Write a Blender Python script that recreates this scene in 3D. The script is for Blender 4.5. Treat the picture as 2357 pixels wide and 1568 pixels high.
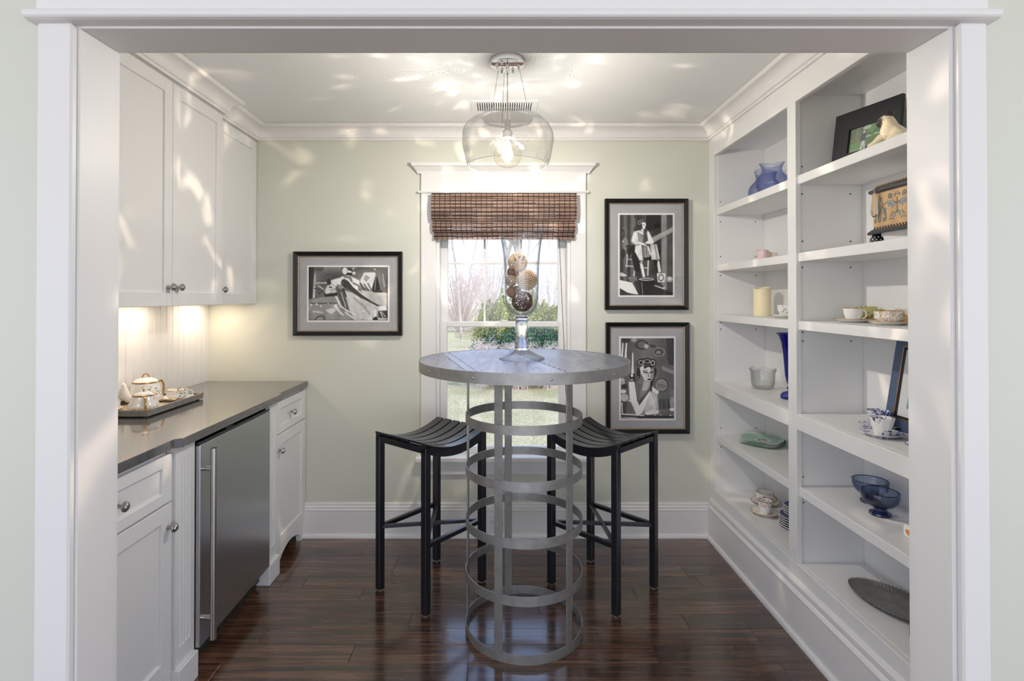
import bpy, bmesh, math, random
import numpy as np
from mathutils import Vector, Matrix
PI = math.pi
R = math.radians
random.seed(7)
for o in list(bpy.data.objects):
    bpy.data.objects.remove(o)
sc = bpy.context.scene
C = sc.collection

# ---------------------------------------------------------------- camera
cam_d = bpy.data.cameras.new('camera')
cam = bpy.data.objects.new('camera', cam_d)
C.objects.link(cam)
sc.camera = cam
cam_d.sensor_width = 36.0
cam_d.sensor_fit = 'HORIZONTAL'
cam_d.lens = 36.0 * 1230 / 2357
cam_d.shift_x = 0.0121
cam_d.shift_y = -0.0464
cam_d.clip_start = 0.02
cam_d.clip_end = 300
cam.location = (0, 0, 1.41)
cam.rotation_euler = (R(90.44), 0, 0)

# ---------------------------------------------------------------- colour management
sc.view_settings.view_transform = 'Standard'
sc.view_settings.look = 'None'
sc.view_settings.gamma = 1.0
sc.view_settings.use_curve_mapping = False
sc.view_settings.exposure = 0.12
sc.cycles.use_denoising = True
sc.cycles.max_bounces = 12
sc.cycles.diffuse_bounces = 6
sc.cycles.glossy_bounces = 5
sc.cycles.transmission_bounces = 8
sc.cycles.transparent_max_bounces = 24
sc.cycles.caustics_reflective = False
sc.cycles.caustics_refractive = False
sc.cycles.sample_clamp_indirect = 6.0

# ---------------------------------------------------------------- world: pale winter sky
w = bpy.data.worlds.new('sky')
sc.world = w
w.use_nodes = True
nt = w.node_tree
nt.nodes.clear()
wo = nt.nodes.new('ShaderNodeOutputWorld')
bg = nt.nodes.new('ShaderNodeBackground')
tc = nt.nodes.new('ShaderNodeTexCoord')
sep = nt.nodes.new('ShaderNodeSeparateXYZ')
rmp = nt.nodes.new('ShaderNodeValToRGB')
nt.links.new(tc.outputs['Generated'], sep.inputs[0])
nt.links.new(sep.outputs['Z'], rmp.inputs[0])
rmp.color_ramp.elements[0].position = 0.0
rmp.color_ramp.elements[0].color = (0.93, 0.96, 1.0, 1)
rmp.color_ramp.elements[1].position = 0.55
rmp.color_ramp.elements[1].color = (0.42, 0.60, 1.0, 1)
nt.links.new(rmp.outputs[0], bg.inputs['Color'])
bg.inputs['Strength'].default_value = 1.9
nt.links.new(bg.outputs[0], wo.inputs['Surface'])

# ---------------------------------------------------------------- sun
sd = bpy.data.lights.new('sun_offscreen', 'SUN')
sd.energy = 3.2
sd.angle = R(1.0)
sd.color = (1.0, 0.93, 0.82)
sun = bpy.data.objects.new('sun_offscreen', sd)
C.objects.link(sun)
sun.rotation_euler = (R(52), 0, R(62))      # from the right and a little behind the house

# ---------------------------------------------------------------- daylight from the front room's windows (behind the camera; mirrored in the picture glass)
def area(name, loc, rot, sx, sy, e, col):
    d = bpy.data.lights.new(name, 'AREA')
    d.shape = 'RECTANGLE'
    d.size = sx
    d.size_y = sy
    d.energy = e
    d.color = col
    o = bpy.data.objects.new(name, d)
    C.objects.link(o)
    o.location = loc
    o.rotation_euler = rot
    return o
area('front_room_window_offscreen', (0.0, -7.5, 1.45), (R(90), 0, 0), 7.0, 2.4, 88, (0.99, 0.99, 1.0))

# ================================================================ helpers: materials
MATS = {}
def lin(c):
    return tuple(((v / 255.0) / 12.92 if v / 255.0 <= 0.04045 else ((v / 255.0 + 0.055) / 1.055) ** 2.4) for v in c)
def mat(name, col=(0.8, 0.8, 0.8), rough=0.5, metal=0.0, spec=0.5, coat=0.0, bump=None, var=None, emit=None):
    """plain principled material; bump=(scale,strength), var=(scale,amount) soft colour mottling"""
    if name in MATS:
        return MATS[name]
    m = bpy.data.materials.new(name)
    m.use_nodes = True
    t = m.node_tree
    b = t.nodes['Principled BSDF']
    b.inputs['Base Color'].default_value = (*col, 1)
    b.inputs['Roughness'].default_value = rough
    b.inputs['Metallic'].default_value = metal
    b.inputs['Specular IOR Level'].default_value = spec
    b.inputs['Coat Weight'].default_value = coat
    if emit:
        b.inputs['Emission Color'].default_value = (*emit[0], 1)
        b.inputs['Emission Strength'].default_value = emit[1]
    if bump or var:
        co = t.nodes.new('ShaderNodeTexCoord')
    if bump:
        n = t.nodes.new('ShaderNodeTexNoise')
        n.inputs['Scale'].default_value = bump[0]
        n.inputs['Detail'].default_value = 4
        t.links.new(co.outputs['Object'], n.inputs['Vector'])
        bp = t.nodes.new('ShaderNodeBump')
        bp.inputs['Strength'].default_value = bump[1]
        bp.inputs['Distance'].default_value = 0.003
        t.links.new(n.outputs['Fac'], bp.inputs['Height'])
        t.links.new(bp.outputs[0], b.inputs['Normal'])
    if var:
        n2 = t.nodes.new('ShaderNodeTexNoise')
        n2.inputs['Scale'].default_value = var[0]
        n2.inputs['Detail'].default_value = 6
        t.links.new(co.outputs['Object'], n2.inputs['Vector'])
        rp = t.nodes.new('ShaderNodeValToRGB')
        rp.color_ramp.elements[0].position = 0.3
        rp.color_ramp.elements[1].position = 0.7
        rp.color_ramp.elements[0].color = (*[max(0, c * (1 - var[1])) for c in col], 1)
        rp.color_ramp.elements[1].color = (*[min(1, c * (1 + var[1])) for c in col], 1)
        t.links.new(n2.outputs['Fac'], rp.inputs[0])
        t.links.new(rp.outputs[0], b.inputs['Base Color'])
    MATS[name] = m
    return m

def glass_mat(name, tint=(1, 1, 1), ior=1.45, edge=None, gloss_rough=0.0, bump=None, boost=1.0, edge_pow=1.0):
    """thin glass: clear (tinted) transmission and a fresnel reflection; edge = darker tint at grazing angles"""
    m = bpy.data.materials.new(name)
    m.use_nodes = True
    t = m.node_tree
    t.nodes.clear()
    out = t.nodes.new('ShaderNodeOutputMaterial')
    mix = t.nodes.new('ShaderNodeMixShader')
    tr = t.nodes.new('ShaderNodeBsdfTransparent')
    gl = t.nodes.new('ShaderNodeBsdfGlossy')
    # schlick reflectance from the facing angle, the same on both sides of the pane
    fc = t.nodes.new('ShaderNodeLayerWeight')
    fc.inputs['Blend'].default_value = 0.5
    pw = t.nodes.new('ShaderNodeMath')
    pw.operation = 'POWER'
    pw.inputs[1].default_value = 4.0
    t.links.new(fc.outputs['Facing'], pw.inputs[0])
    r0 = ((ior - 1) / (ior + 1)) ** 2
    fr = t.nodes.new('ShaderNodeMath')
    fr.operation = 'MULTIPLY_ADD'
    fr.inputs[1].default_value = 0.75 - r0
    fr.inputs[2].default_value = r0
    t.links.new(pw.outputs[0], fr.inputs[0])
    gl.inputs['Roughness'].default_value = gloss_rough
    tr.inputs['Color'].default_value = (*tint, 1)
    if edge:
        lw = t.nodes.new('ShaderNodeLayerWeight')
        lw.inputs['Blend'].default_value = 0.5
        mc = t.nodes.new('ShaderNodeMix')
        mc.data_type = 'RGBA'
        mc.inputs[6].default_value = (*tint, 1)
        mc.inputs[7].default_value = (*edge, 1)
        ep = t.nodes.new('ShaderNodeMath')
        ep.operation = 'POWER'
        ep.inputs[1].default_value = edge_pow
        t.links.new(lw.outputs['Facing'], ep.inputs[0])
        t.links.new(ep.outputs[0], mc.inputs[0])
        t.links.new(mc.outputs[2], tr.inputs['Color'])
    if bump:
        co = t.nodes.new('ShaderNodeTexCoord')
        n = t.nodes.new('ShaderNodeTexNoise')
        n.inputs['Scale'].default_value = bump[0]
        t.links.new(co.outputs['Object'], n.inputs['Vector'])
        bp = t.nodes.new('ShaderNodeBump')
        bp.inputs['Strength'].default_value = bump[1]
        bp.inputs['Distance'].default_value = 0.01
        t.links.new(n.outputs['Fac'], bp.inputs['Height'])
        t.links.new(bp.outputs[0], gl.inputs['Normal'])
        t.links.new(bp.outputs[0], fc.inputs['Normal'])
    if boost != 1.0:
        mu = t.nodes.new('ShaderNodeMath')
        mu.operation = 'MULTIPLY'
        mu.use_clamp = True
        mu.inputs[1].default_value = boost
        t.links.new(fr.outputs[0], mu.inputs[0])
        t.links.new(mu.outputs[0], mix.inputs[0])
    else:
        t.links.new(fr.outputs[0], mix.inputs[0])
    t.links.new(tr.outputs[0], mix.inputs[1])
    t.links.new(gl.outputs[0], mix.inputs[2])
    t.links.new(mix.outputs[0], out.inputs['Surface'])
    return m

def solid_glass(name, tint=(1, 1, 1), ior=1.45):
    m = bpy.data.materials.new(name)
    m.use_nodes = True
    b = m.node_tree.nodes['Principled BSDF']
    b.inputs['Base Color'].default_value = (*tint, 1)
    b.inputs['Transmission Weight'].default_value = 1.0
    b.inputs['Roughness'].default_value = 0.0
    b.inputs['IOR'].default_value = ior
    return m

def vcol_mat(name, rough=0.5, coat=0.0, spec=0.5, noise=None):
    """colour from the mesh's own colour attribute"""
    m = bpy.data.materials.new(name)
    m.use_nodes = True
    t = m.node_tree
    b = t.nodes['Principled BSDF']
    a = t.nodes.new('ShaderNodeAttribute')
    a.attribute_name = 'Col'
    b.inputs['Roughness'].default_value = rough
    b.inputs['Coat Weight'].default_value = coat
    b.inputs['Specular IOR Level'].default_value = spec
    if noise:
        co = t.nodes.new('ShaderNodeTexCoord')
        mp = t.nodes.new('ShaderNodeMapping')
        mp.inputs['Scale'].default_value = noise[0]
        n = t.nodes.new('ShaderNodeTexNoise')
        n.inputs['Scale'].default_value = 1.0
        n.inputs['Detail'].default_value = 5
        t.links.new(co.outputs['Object'], mp.inputs[0])
        t.links.new(mp.outputs[0], n.inputs['Vector'])
        mr = t.nodes.new('ShaderNodeMapRange')
        mr.inputs['From Min'].default_value = 0.3
        mr.inputs['From Max'].default_value = 0.7
        mr.inputs['To Min'].default_value = noise[1]
        mr.inputs['To Max'].default_value = noise[2]
        t.links.new(n.outputs['Fac'], mr.inputs['Value'])
        mx = t.nodes.new('ShaderNodeMix')
        mx.data_type = 'RGBA'
        mx.blend_type = 'MULTIPLY'
        mx.inputs[0].default_value = 1.0
        t.links.new(a.outputs['Color'], mx.inputs[6])
        t.links.new(mr.outputs[0], mx.inputs[7])
        t.links.new(mx.outputs[2], b.inputs['Base Color'])
    else:
        t.links.new(a.outputs['Color'], b.inputs['Base Color'])
    return m

def china_mat(name, deco, scale=60, thresh=0.57, base=(0.86, 0.85, 0.83), deco2=None, metal=0.0, zr=None, cluster=None):
    """glazed china with a painted pattern: noise islands in one or two colours, limited to a height band"""
    m = bpy.data.materials.new(name)
    m.use_nodes = True
    t = m.node_tree
    b = t.nodes['Principled BSDF']
    b.inputs['Roughness'].default_value = 0.12
    b.inputs['Coat Weight'].default_value = 0.3
    co = t.nodes.new('ShaderNodeTexCoord')
    n = t.nodes.new('ShaderNodeTexNoise')
    n.inputs['Scale'].default_value = scale
    n.inputs['Detail'].default_value = 3
    n.inputs['Distortion'].default_value = 1.2
    t.links.new(co.outputs['Object'], n.inputs['Vector'])
    rp = t.nodes.new('ShaderNodeValToRGB')
    rp.color_ramp.elements[0].position = thresh
    rp.color_ramp.elements[0].color = (0, 0, 0, 1)
    rp.color_ramp.elements[1].position = thresh + 0.03
    rp.color_ramp.elements[1].color = (1, 1, 1, 1)
    t.links.new(n.outputs['Fac'], rp.inputs[0])
    fac = rp.outputs[0]
    if cluster:
        n3 = t.nodes.new('ShaderNodeTexNoise')
        n3.inputs['Scale'].default_value = cluster[0]
        n3.inputs['Detail'].default_value = 0
        t.links.new(co.outputs['Object'], n3.inputs['Vector'])
        g3 = t.nodes.new('ShaderNodeMath'); g3.operation = 'GREATER_THAN'; g3.inputs[1].default_value = cluster[1]
        t.links.new(n3.outputs['Fac'], g3.inputs[0])
        m3 = t.nodes.new('ShaderNodeMath'); m3.operation = 'MULTIPLY'
        t.links.new(g3.outputs[0], m3.inputs[0]); t.links.new(fac, m3.inputs[1])
        fac = m3.outputs[0]
    if zr:
        s = t.nodes.new('ShaderNodeSeparateXYZ')
        t.links.new(co.outputs['Object'], s.inputs[0])
        g1 = t.nodes.new('ShaderNodeMath'); g1.operation = 'GREATER_THAN'; g1.inputs[1].default_value = zr[0]
        g2 = t.nodes.new('ShaderNodeMath'); g2.operation = 'LESS_THAN'; g2.inputs[1].default_value = zr[1]
        t.links.new(s.outputs['Z'], g1.inputs[0]); t.links.new(s.outputs['Z'], g2.inputs[0])
        m1 = t.nodes.new('ShaderNodeMath'); m1.operation = 'MULTIPLY'
        m2 = t.nodes.new('ShaderNodeMath'); m2.operation = 'MULTIPLY'
        t.links.new(g1.outputs[0], m1.inputs[0]); t.links.new(g2.outputs[0], m1.inputs[1])
        t.links.new(m1.outputs[0], m2.inputs[0]); t.links.new(fac, m2.inputs[1])
        fac = m2.outputs[0]
    mx = t.nodes.new('ShaderNodeMix')
    mx.data_type = 'RGBA'
    mx.inputs[6].default_value = (*base, 1)
    mx.inputs[7].default_value = (*deco, 1)
    if deco2:
        n2 = t.nodes.new('ShaderNodeTexNoise')
        n2.inputs['Scale'].default_value = scale * 0.35
        t.links.new(co.outputs['Object'], n2.inputs['Vector'])
        r2 = t.nodes.new('ShaderNodeValToRGB')
        r2.color_ramp.elements[0].position = 0.48
        r2.color_ramp.elements[0].color = (*deco, 1)
        r2.color_ramp.elements[1].position = 0.52
        r2.color_ramp.elements[1].color = (*deco2, 1)
        t.links.new(n2.outputs['Fac'], r2.inputs[0])
        t.links.new(r2.outputs[0], mx.inputs[7])
    t.links.new(fac, mx.inputs[0])
    t.links.new(mx.outputs[2], b.inputs['Base Color'])
    return m

def grain_mat(name, cols, stretch, rough=0.3, coat=0.0, per_object=True, bump=0.15, fine=None):
    """wood or brushed sheet: noise drawn out along one axis, shifted per object"""
    m = bpy.data.materials.new(name)
    m.use_nodes = True
    t = m.node_tree
    b = t.nodes['Principled BSDF']
    b.inputs['Roughness'].default_value = rough
    b.inputs['Coat Weight'].default_value = coat
    b.inputs['Coat Roughness'].default_value = 0.12
    co = t.nodes.new('ShaderNodeTexCoord')
    mp = t.nodes.new('ShaderNodeMapping')
    mp.inputs['Scale'].default_value = stretch
    src = co.outputs['Object']
    if per_object:
        oi = t.nodes.new('ShaderNodeObjectInfo')
        ad = t.nodes.new('ShaderNodeVectorMath')
        ad.operation = 'MULTIPLY_ADD'
        cb = t.nodes.new('ShaderNodeCombineXYZ')
        for i in range(3):
            t.links.new(oi.outputs['Random'], cb.inputs[i])
        t.links.new(cb.outputs[0], ad.inputs[0])
        ad.inputs[1].default_value = (31.0, 17.0, 23.0)
        t.links.new(src, ad.inputs[2])
        src = ad.outputs[0]
    t.links.new(src, mp.inputs[0])
    n = t.nodes.new('ShaderNodeTexNoise')
    n.inputs['Scale'].default_value = 1.0
    n.inputs['Detail'].default_value = 8
    n.inputs['Roughness'].default_value = 0.62
    n.inputs['Distortion'].default_value = 1.6
    t.links.new(mp.outputs[0], n.inputs['Vector'])
    rp = t.nodes.new('ShaderNodeValToRGB')
    e = rp.color_ramp.elements
    e[0].position = 0.32; e[0].color = (*cols[0], 1)
    e[1].position = 0.68; e[1].color = (*cols[2], 1)
    k = e.new(0.5); k.color = (*cols[1], 1)
    t.links.new(n.outputs['Fac'], rp.inputs[0])
    col = rp.outputs[0]
    if fine:
        mp2 = t.nodes.new('ShaderNodeMapping')
        mp2.inputs['Scale'].default_value = fine
        t.links.new(src, mp2.inputs[0])
        nf = t.nodes.new('ShaderNodeTexNoise')
        nf.inputs['Scale'].default_value = 1.0
        nf.inputs['Detail'].default_value = 5
        nf.inputs['Distortion'].default_value = 0.8
        t.links.new(mp2.outputs[0], nf.inputs['Vector'])
        mrf = t.nodes.new('ShaderNodeMapRange')
        mrf.inputs['From Min'].default_value = 0.40
        mrf.inputs['From Max'].default_value = 0.56
        mrf.inputs['To Min'].default_value = 0.50
        mrf.inputs['To Max'].default_value = 1.08
        t.links.new(nf.outputs['Fac'], mrf.inputs['Value'])
        mxf = t.nodes.new('ShaderNodeMix')
        mxf.data_type = 'RGBA'
        mxf.blend_type = 'MULTIPLY'
        mxf.inputs[0].default_value = 1.0
        t.links.new(col, mxf.inputs[6])
        t.links.new(mrf.outputs[0], mxf.inputs[7])
        col = mxf.outputs[2]
    if per_object:
        mr = t.nodes.new('ShaderNodeMapRange')
        mr.inputs['To Min'].default_value = 0.72
        mr.inputs['To Max'].default_value = 1.25
        t.links.new(oi.outputs['Random'], mr.inputs['Value'])
        mx = t.nodes.new('ShaderNodeMix')
        mx.data_type = 'RGBA'
        mx.blend_type = 'MULTIPLY'
        mx.inputs[0].default_value = 1.0
        t.links.new(col, mx.inputs[6])
        t.links.new(mr.outputs[0], mx.inputs[7])
        col = mx.outputs[2]
    t.links.new(col, b.inputs['Base Color'])
    bp = t.nodes.new('ShaderNodeBump')
    bp.inputs['Strength'].default_value = bump
    bp.inputs['Distance'].default_value = 0.002
    t.links.new(n.outputs['Fac'], bp.inputs['Height'])
    t.links.new(bp.outputs[0], b.inputs['Normal'])
    return m

# ================================================================ helpers: meshes
def cr(pts, n=5):
    """smooth curve through points"""
    P = [Vector(q) for q in pts]
    P = [P[0] * 2 - P[1]] + P + [P[-1] * 2 - P[-2]]
    out = []
    for i in range(1, len(P) - 2):
        for k in range(n):
            t = k / n
            out.append(0.5 * ((2 * P[i]) + (P[i + 1] - P[i - 1]) * t + (2 * P[i - 1] - 5 * P[i] + 4 * P[i + 1] - P[i + 2]) * t * t + (3 * P[i] - P[i - 1] - 3 * P[i + 1] + P[i + 2]) * t ** 3))
    out.append(P[-2])
    return out
class MB:
    def __init__(self):
        self.v, self.f, self.smooth = [], [], []
    def add(self, vs, fs, smooth=False):
        o = len(self.v)
        self.v += [tuple(p) for p in vs]
        self.f += [tuple(i + o for i in f) for f in fs]
        self.smooth += [smooth] * len(fs)
        return self
    def box(self, x0, x1, y0, y1, z0, z1):
        x0, x1 = min(x0, x1), max(x0, x1); y0, y1 = min(y0, y1), max(y0, y1); z0, z1 = min(z0, z1), max(z0, z1)
        v = [(x, y, z) for z in (z0, z1) for y in (y0, y1) for x in (x0, x1)]
        return self.add(v, [(0, 2, 3, 1), (4, 5, 7, 6), (0, 1, 5, 4), (2, 6, 7, 3), (0, 4, 6, 2), (1, 3, 7, 5)])
    def prism(self, poly, h0, h1, axis='z', smooth=False):
        """poly extruded from h0 to h1; axis z: (x,y), x: (y,z), y: (x,z)"""
        def P(a, b, h):
            return {'z': (a, b, h), 'x': (h, a, b), 'y': (a, h, b)}[axis]
        n = len(poly)
        v = [P(a, b, h0) for a, b in poly] + [P(a, b, h1) for a, b in poly]
        self.add(v, [tuple(range(n))[::-1], tuple(range(n, 2 * n))])
        o = len(self.v) - 2 * n
        for i in range(n):
            j = (i + 1) % n
            self.f.append((o + i, o + j, o + n + j, o + n + i))
            self.smooth.append(smooth)
        return self
    def lathe(self, prof, seg=32, c=(0, 0, 0), axis='z', mod=None, sx=1.0, sy=1.0, smooth=True):
        """prof: (r,z) list; r=0 closes with a pole; mod(a,z,r)->(r,z)"""
        rings = []
        vs, fs = [], []
        for r, z in prof:
            if r <= 1e-7:
                rings.append([len(vs)])
                vs.append((0, 0, z))
            else:
                ring = []
                for k in range(seg):
                    a = 2 * PI * k / seg
                    rr, zz = (mod(a, z, r) if mod else (r, z))
                    ring.append(len(vs))
                    vs.append((rr * math.cos(a) * sx, rr * math.sin(a) * sy, zz))
                rings.append(ring)
        for A, B in zip(rings, rings[1:]):
            if len(A) == 1 and len(B) == 1:
                continue
            for k in range(seg):
                l = (k + 1) % seg
                if len(A) == 1:
                    fs.append((A[0], B[l], B[k]))
                elif len(B) == 1:
                    fs.append((A[k], A[l], B[0]))
                else:
                    fs.append((A[k], A[l], B[l], B[k]))
        if axis == 'x':
            vs = [(z, x, y) for x, y, z in vs]
        elif axis == 'y':
            vs = [(y, z, x) for x, y, z in vs]
        vs = [(x + c[0], y + c[1], z + c[2]) for x, y, z in vs]
        return self.add(vs, fs, smooth)
    def tube(self, pts, r, seg=8, closed=False, caps=True, smooth=True, flat=None):
        """tube along pts; r a number or a list"""
        pts = [Vector(p) for p in pts]
        n = len(pts)
        rs = r if isinstance(r, (list, tuple)) else [r] * n
        vs, fs = [], []
        up = None
        for i, p in enumerate(pts):
            a = pts[(i - 1) % n] if (i > 0 or closed) else p
            b = pts[(i + 1) % n] if (i < n - 1 or closed) else p
            d = (b - a)
            d = d.normalized() if d.length > 1e-9 else Vector((0, 0, 1))
            if up is None:
                up = Vector((0, 0, 1)) if abs(d.z) < 0.9 else Vector((1, 0, 0))
            s = d.cross(up)
            s = s.normalized() if s.length > 1e-6 else d.orthogonal().normalized()
            u = s.cross(d).normalized()
            up = u
            for k in range(seg):
                t = 2 * PI * (k + 0.5) / seg
                ru = rs[i] * (flat if flat else 1.0)
                vs.append(p + s * (rs[i] * math.cos(t)) + u * (ru * math.sin(t)))
        m = n if closed else n - 1
        for i in range(m):
            j = (i + 1) % n
            for k in range(seg):
                l = (k + 1) % seg
                fs.append((i * seg + k, i * seg + l, j * seg + l, j * seg + k))
        if caps and not closed:
            fs.append(tuple(range(seg))[::-1])
            fs.append(tuple((n - 1) * seg + k for k in range(seg)))
        return self.add(vs, fs, smooth)
    def bar(self, p, q, w, h, up=(0, 0, 1)):
        """square bar from p to q"""
        p, q, up = Vector(p), Vector(q), Vector(up)
        d = (q - p).normalized()
        s = d.cross(up)
        s = s.normalized() if s.length > 1e-6 else d.orthogonal().normalized()
        u = s.cross(d)
        v = []
        for e in (p, q):
            for a, b in ((-1, -1), (1, -1), (1, 1), (-1, 1)):
                v.append(e + s * (a * w / 2) + u * (b * h / 2))
        return self.add(v, [(3, 2, 1, 0), (4, 5, 6, 7), (0, 1, 5, 4), (1, 2, 6, 5), (2, 3, 7, 6), (3, 0, 4, 7)])
    def sphere(self, c, r, seg=16, rings=10, sz=1.0):
        prof = [(r * math.sin(PI * i / rings), -r * sz * math.cos(PI * i / rings)) for i in range(rings + 1)]
        prof[0] = (0, -r * sz); prof[-1] = (0, r * sz)
        return self.lathe(prof, seg, c)
    def sweep(self, prof, path, closed=False):
        """moulding: prof (out,z) swept along an XY path with mitred corners; out is to the right of the direction of travel"""
        n = len(path)
        k = len(prof)
        vs, fs = [], []
        for i in range(n):
            p = Vector(path[i])
            d1 = d2 = None
            if i > 0 or closed:
                d1 = (p - Vector(path[i - 1])).normalized()
            if i < n - 1 or closed:
                d2 = (Vector(path[(i + 1) % n]) - p).normalized()
            if d1 is None: d1 = d2
            if d2 is None: d2 = d1
            n1 = Vector((d1.y, -d1.x)); n2 = Vector((d2.y, -d2.x))
            m = (n1 + n2)
            m = m / max(1e-6, m.dot(n1))
            for o, z in prof:
                vs.append((p.x + m.x * o, p.y + m.y * o, z))
        for i in range(n if closed else n - 1):
            j = (i + 1) % n
            for a in range(k):
                b = (a + 1) % k
                fs.append((i * k + a, j * k + a, j * k + b, i * k + b))
        if not closed:
            fs.append(tuple(range(k)))
            fs.append(tuple((n - 1) * k + a for a in range(k))[::-1])
        return self.add(vs, fs)
    def xf(self, loc=(0, 0, 0), rz=0.0, rx=0.0, ry=0.0, s=1.0):
        M = Matrix.Translation(loc) @ Matrix.Rotation(rz, 4, 'Z') @ Matrix.Rotation(ry, 4, 'Y') @ Matrix.Rotation(rx, 4, 'X') @ Matrix.Scale(s, 4)
        self.v = [tuple(M @ Vector(p)) for p in self.v]
        return self
    def mesh(self, name, m, bevel=0.0):
        me = bpy.data.meshes.new(name)
        me.from_pydata(self.v, [], self.f)
        me.polygons.foreach_set('use_smooth', self.smooth)
        me.update()
        bm = bmesh.new()
        bm.from_mesh(me)
        bmesh.ops.recalc_face_normals(bm, faces=bm.faces)
        if bevel > 0:
            es = [e for e in bm.edges if len(e.link_faces) == 2 and e.calc_face_angle(0) > 0.6]
            bmesh.ops.bevel(bm, geom=es, offset=bevel, segments=1, affect='EDGES', clamp_overlap=True)
        bm.to_mesh(me)
        bm.free()
        if any(self.smooth):
            me.set_sharp_from_angle(angle=R(38))
        if m:
            me.materials.append(m)
        return me

def tag(o, label=None, cat=None, group=None, kind=None):
    if label: o['label'] = label
    if cat: o['category'] = cat
    if group: o['group'] = group
    if kind: o['kind'] = kind
    return o

def thing(name, label, cat, loc=(0, 0, 0), rz=0.0, group=None):
    o = bpy.data.objects.new(name, None)
    o.empty_display_size = 0.05
    C.objects.link(o)
    o.location = loc
    o.rotation_euler = (0, 0, rz)
    return tag(o, label, cat, group)

def obj(name, mb, m, parent=None, world=False, bevel=0.0, loc=None, rz=0.0):
    """one mesh object; world=True: coordinates are the room's, moved into the parent's frame"""
    root = parent
    off = Vector((0, 0, 0))
    if world and parent is not None:
        p = parent
        while p is not None:
            off += Vector(p.location)
            p = p.parent
        mb.v = [tuple(Vector(q) - off) for q in mb.v]
    me = mb.mesh(name, m, bevel) if isinstance(mb, MB) else mb
    o = bpy.data.objects.new(name, me)
    C.objects.link(o)
    if parent is not None:
        o.parent = parent
    if loc is not None:
        o.location = loc
    o.rotation_euler = (0, 0, rz)
    return o

def single(name, mb, m, label, cat, loc, rz=0.0, group=None, bevel=0.0):
    o = obj(name, mb, m, None, loc=loc, rz=rz, bevel=bevel)
    return tag(o, label, cat, group)

def struct(name, mb, m, bevel=0.0):
    return tag(obj(name, mb, m, None, bevel=bevel), kind='structure')

# ---- flat printed pictures: shapes painted into the colours of a fine grid
def paint(w, h, nx, ny, bounds, bgcol, shapes, shade=False):
    """w,h metres; bounds=(x0,x1,y0,y1) of the drawing's own units; returns (verts, faces, colours); plane is XZ facing -Y"""
    x0, x1, y0, y1 = bounds
    SS = 3
    onx, ony = nx, ny
    nx, ny = nx * SS, ny * SS
    U, V = np.meshgrid(np.linspace(x0, x1, nx), np.linspace(y0, y1, ny))
    img = np.zeros((ny, nx, 3))
    img[:] = bgcol(U, V) if callable(bgcol) else np.array(bgcol)
    def blur(k, r):
        for ax in (0, 1):
            for _ in range(2):
                pad = [(0, 0), (0, 0)]; pad[ax] = (r + 1, r)
                cs = np.cumsum(np.pad(k, pad, mode='edge'), axis=ax)
                n = k.shape[ax]
                hi = np.take(cs, np.arange(2 * r + 1, 2 * r + 1 + n), axis=ax); lo = np.take(cs, np.arange(0, n), axis=ax)
                k = (hi - lo) / (2 * r + 1)
        return k
    for s in shapes:
        kind, data, col = s[0], s[1], s[2]
        a = s[3] if len(s) > 3 else 1.0
        col = np.array(col if isinstance(col, (tuple, list)) else (col, col, col), float)
        if kind == 'poly':
            ins = np.zeros(U.shape, bool)
            n = len(data)
            for i in range(n):
                ax, ay = data[i]; bx, by = data[(i + 1) % n]
                if ay == by: continue
                cr = ((ay > V) != (by > V)) & (U < (bx - ax) * (V - ay) / (by - ay) + ax)
                ins ^= cr
            k = ins * a
            if shade and min(col) > 110:          # rounded volume: edges of light shapes fall off
                vol = 0.74 + 0.34 * np.clip((blur(ins.astype(float), max(2, nx // 90)) - 0.5) * 2.2, 0, 1)
                img = img * (1 - k[..., None]) + (col * vol[..., None]) * k[..., None]
                continue
        elif kind == 'ell':
            cx, cy, rx, ry = data
            d = ((U - cx) / rx) ** 2 + ((V - cy) / ry) ** 2
            k = np.clip((1.12 - d) / 0.24, 0, 1) * a
        elif kind == 'ring':
            cx, cy, rx, ry, t = data
            d = np.sqrt(((U - cx) / rx) ** 2 + ((V - cy) / ry) ** 2)
            k = np.clip(1.5 - np.abs(d - 1) / t, 0, 1) * a
        else:
            pts, wd = data
            k = np.zeros(U.shape)
            m = len(pts)
            for i in range(m - 1):
                ax, ay = pts[i]; bx, by = pts[i + 1]
                L = (bx - ax) ** 2 + (by - ay) ** 2 + 1e-9
                t = np.clip(((U - ax) * (bx - ax) + (V - ay) * (by - ay)) / L, 0, 1)
                d = np.hypot(U - ax - t * (bx - ax), V - ay - t * (by - ay))
                f = 1.0
                if len(s) > 4 and s[4] == 'taper':
                    f = 1.0 - 0.8 * (i / max(1, m - 1))
                k = np.maximum(k, np.clip(1.3 - d / (wd * f), 0, 1))
            k = k * a
        img = img * (1 - k[..., None]) + col * k[..., None]
    if shade:
        g = np.random.default_rng(4).normal(size=(ny, nx))
        img = img * (1 + 0.9 * blur(g, 14) + 0.15 * blur(g, 4))[..., None]
        img = (img - 128) * 1.34 + 126
    nx, ny = onx, ony
    img = img.reshape(ny, SS, nx, SS, 3).mean((1, 3))
    xs = np.linspace(-w / 2, w / 2, nx)
    zs = np.linspace(h, 0, ny)
    vs = [(x, 0.0, z) for z in zs for x in xs]
    fs = [(j * nx + i, (j + 1) * nx + i, (j + 1) * nx + i + 1, j * nx + i + 1) for j in range(ny - 1) for i in range(nx - 1)]
    c = np.clip(img, 0, 255) / 255.0
    c = np.where(c <= 0.04045, c / 12.92, ((c + 0.055) / 1.055) ** 2.4)
    return vs, fs, np.concatenate([c.reshape(-1, 3), np.ones((nx * ny, 1))], 1)

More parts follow.
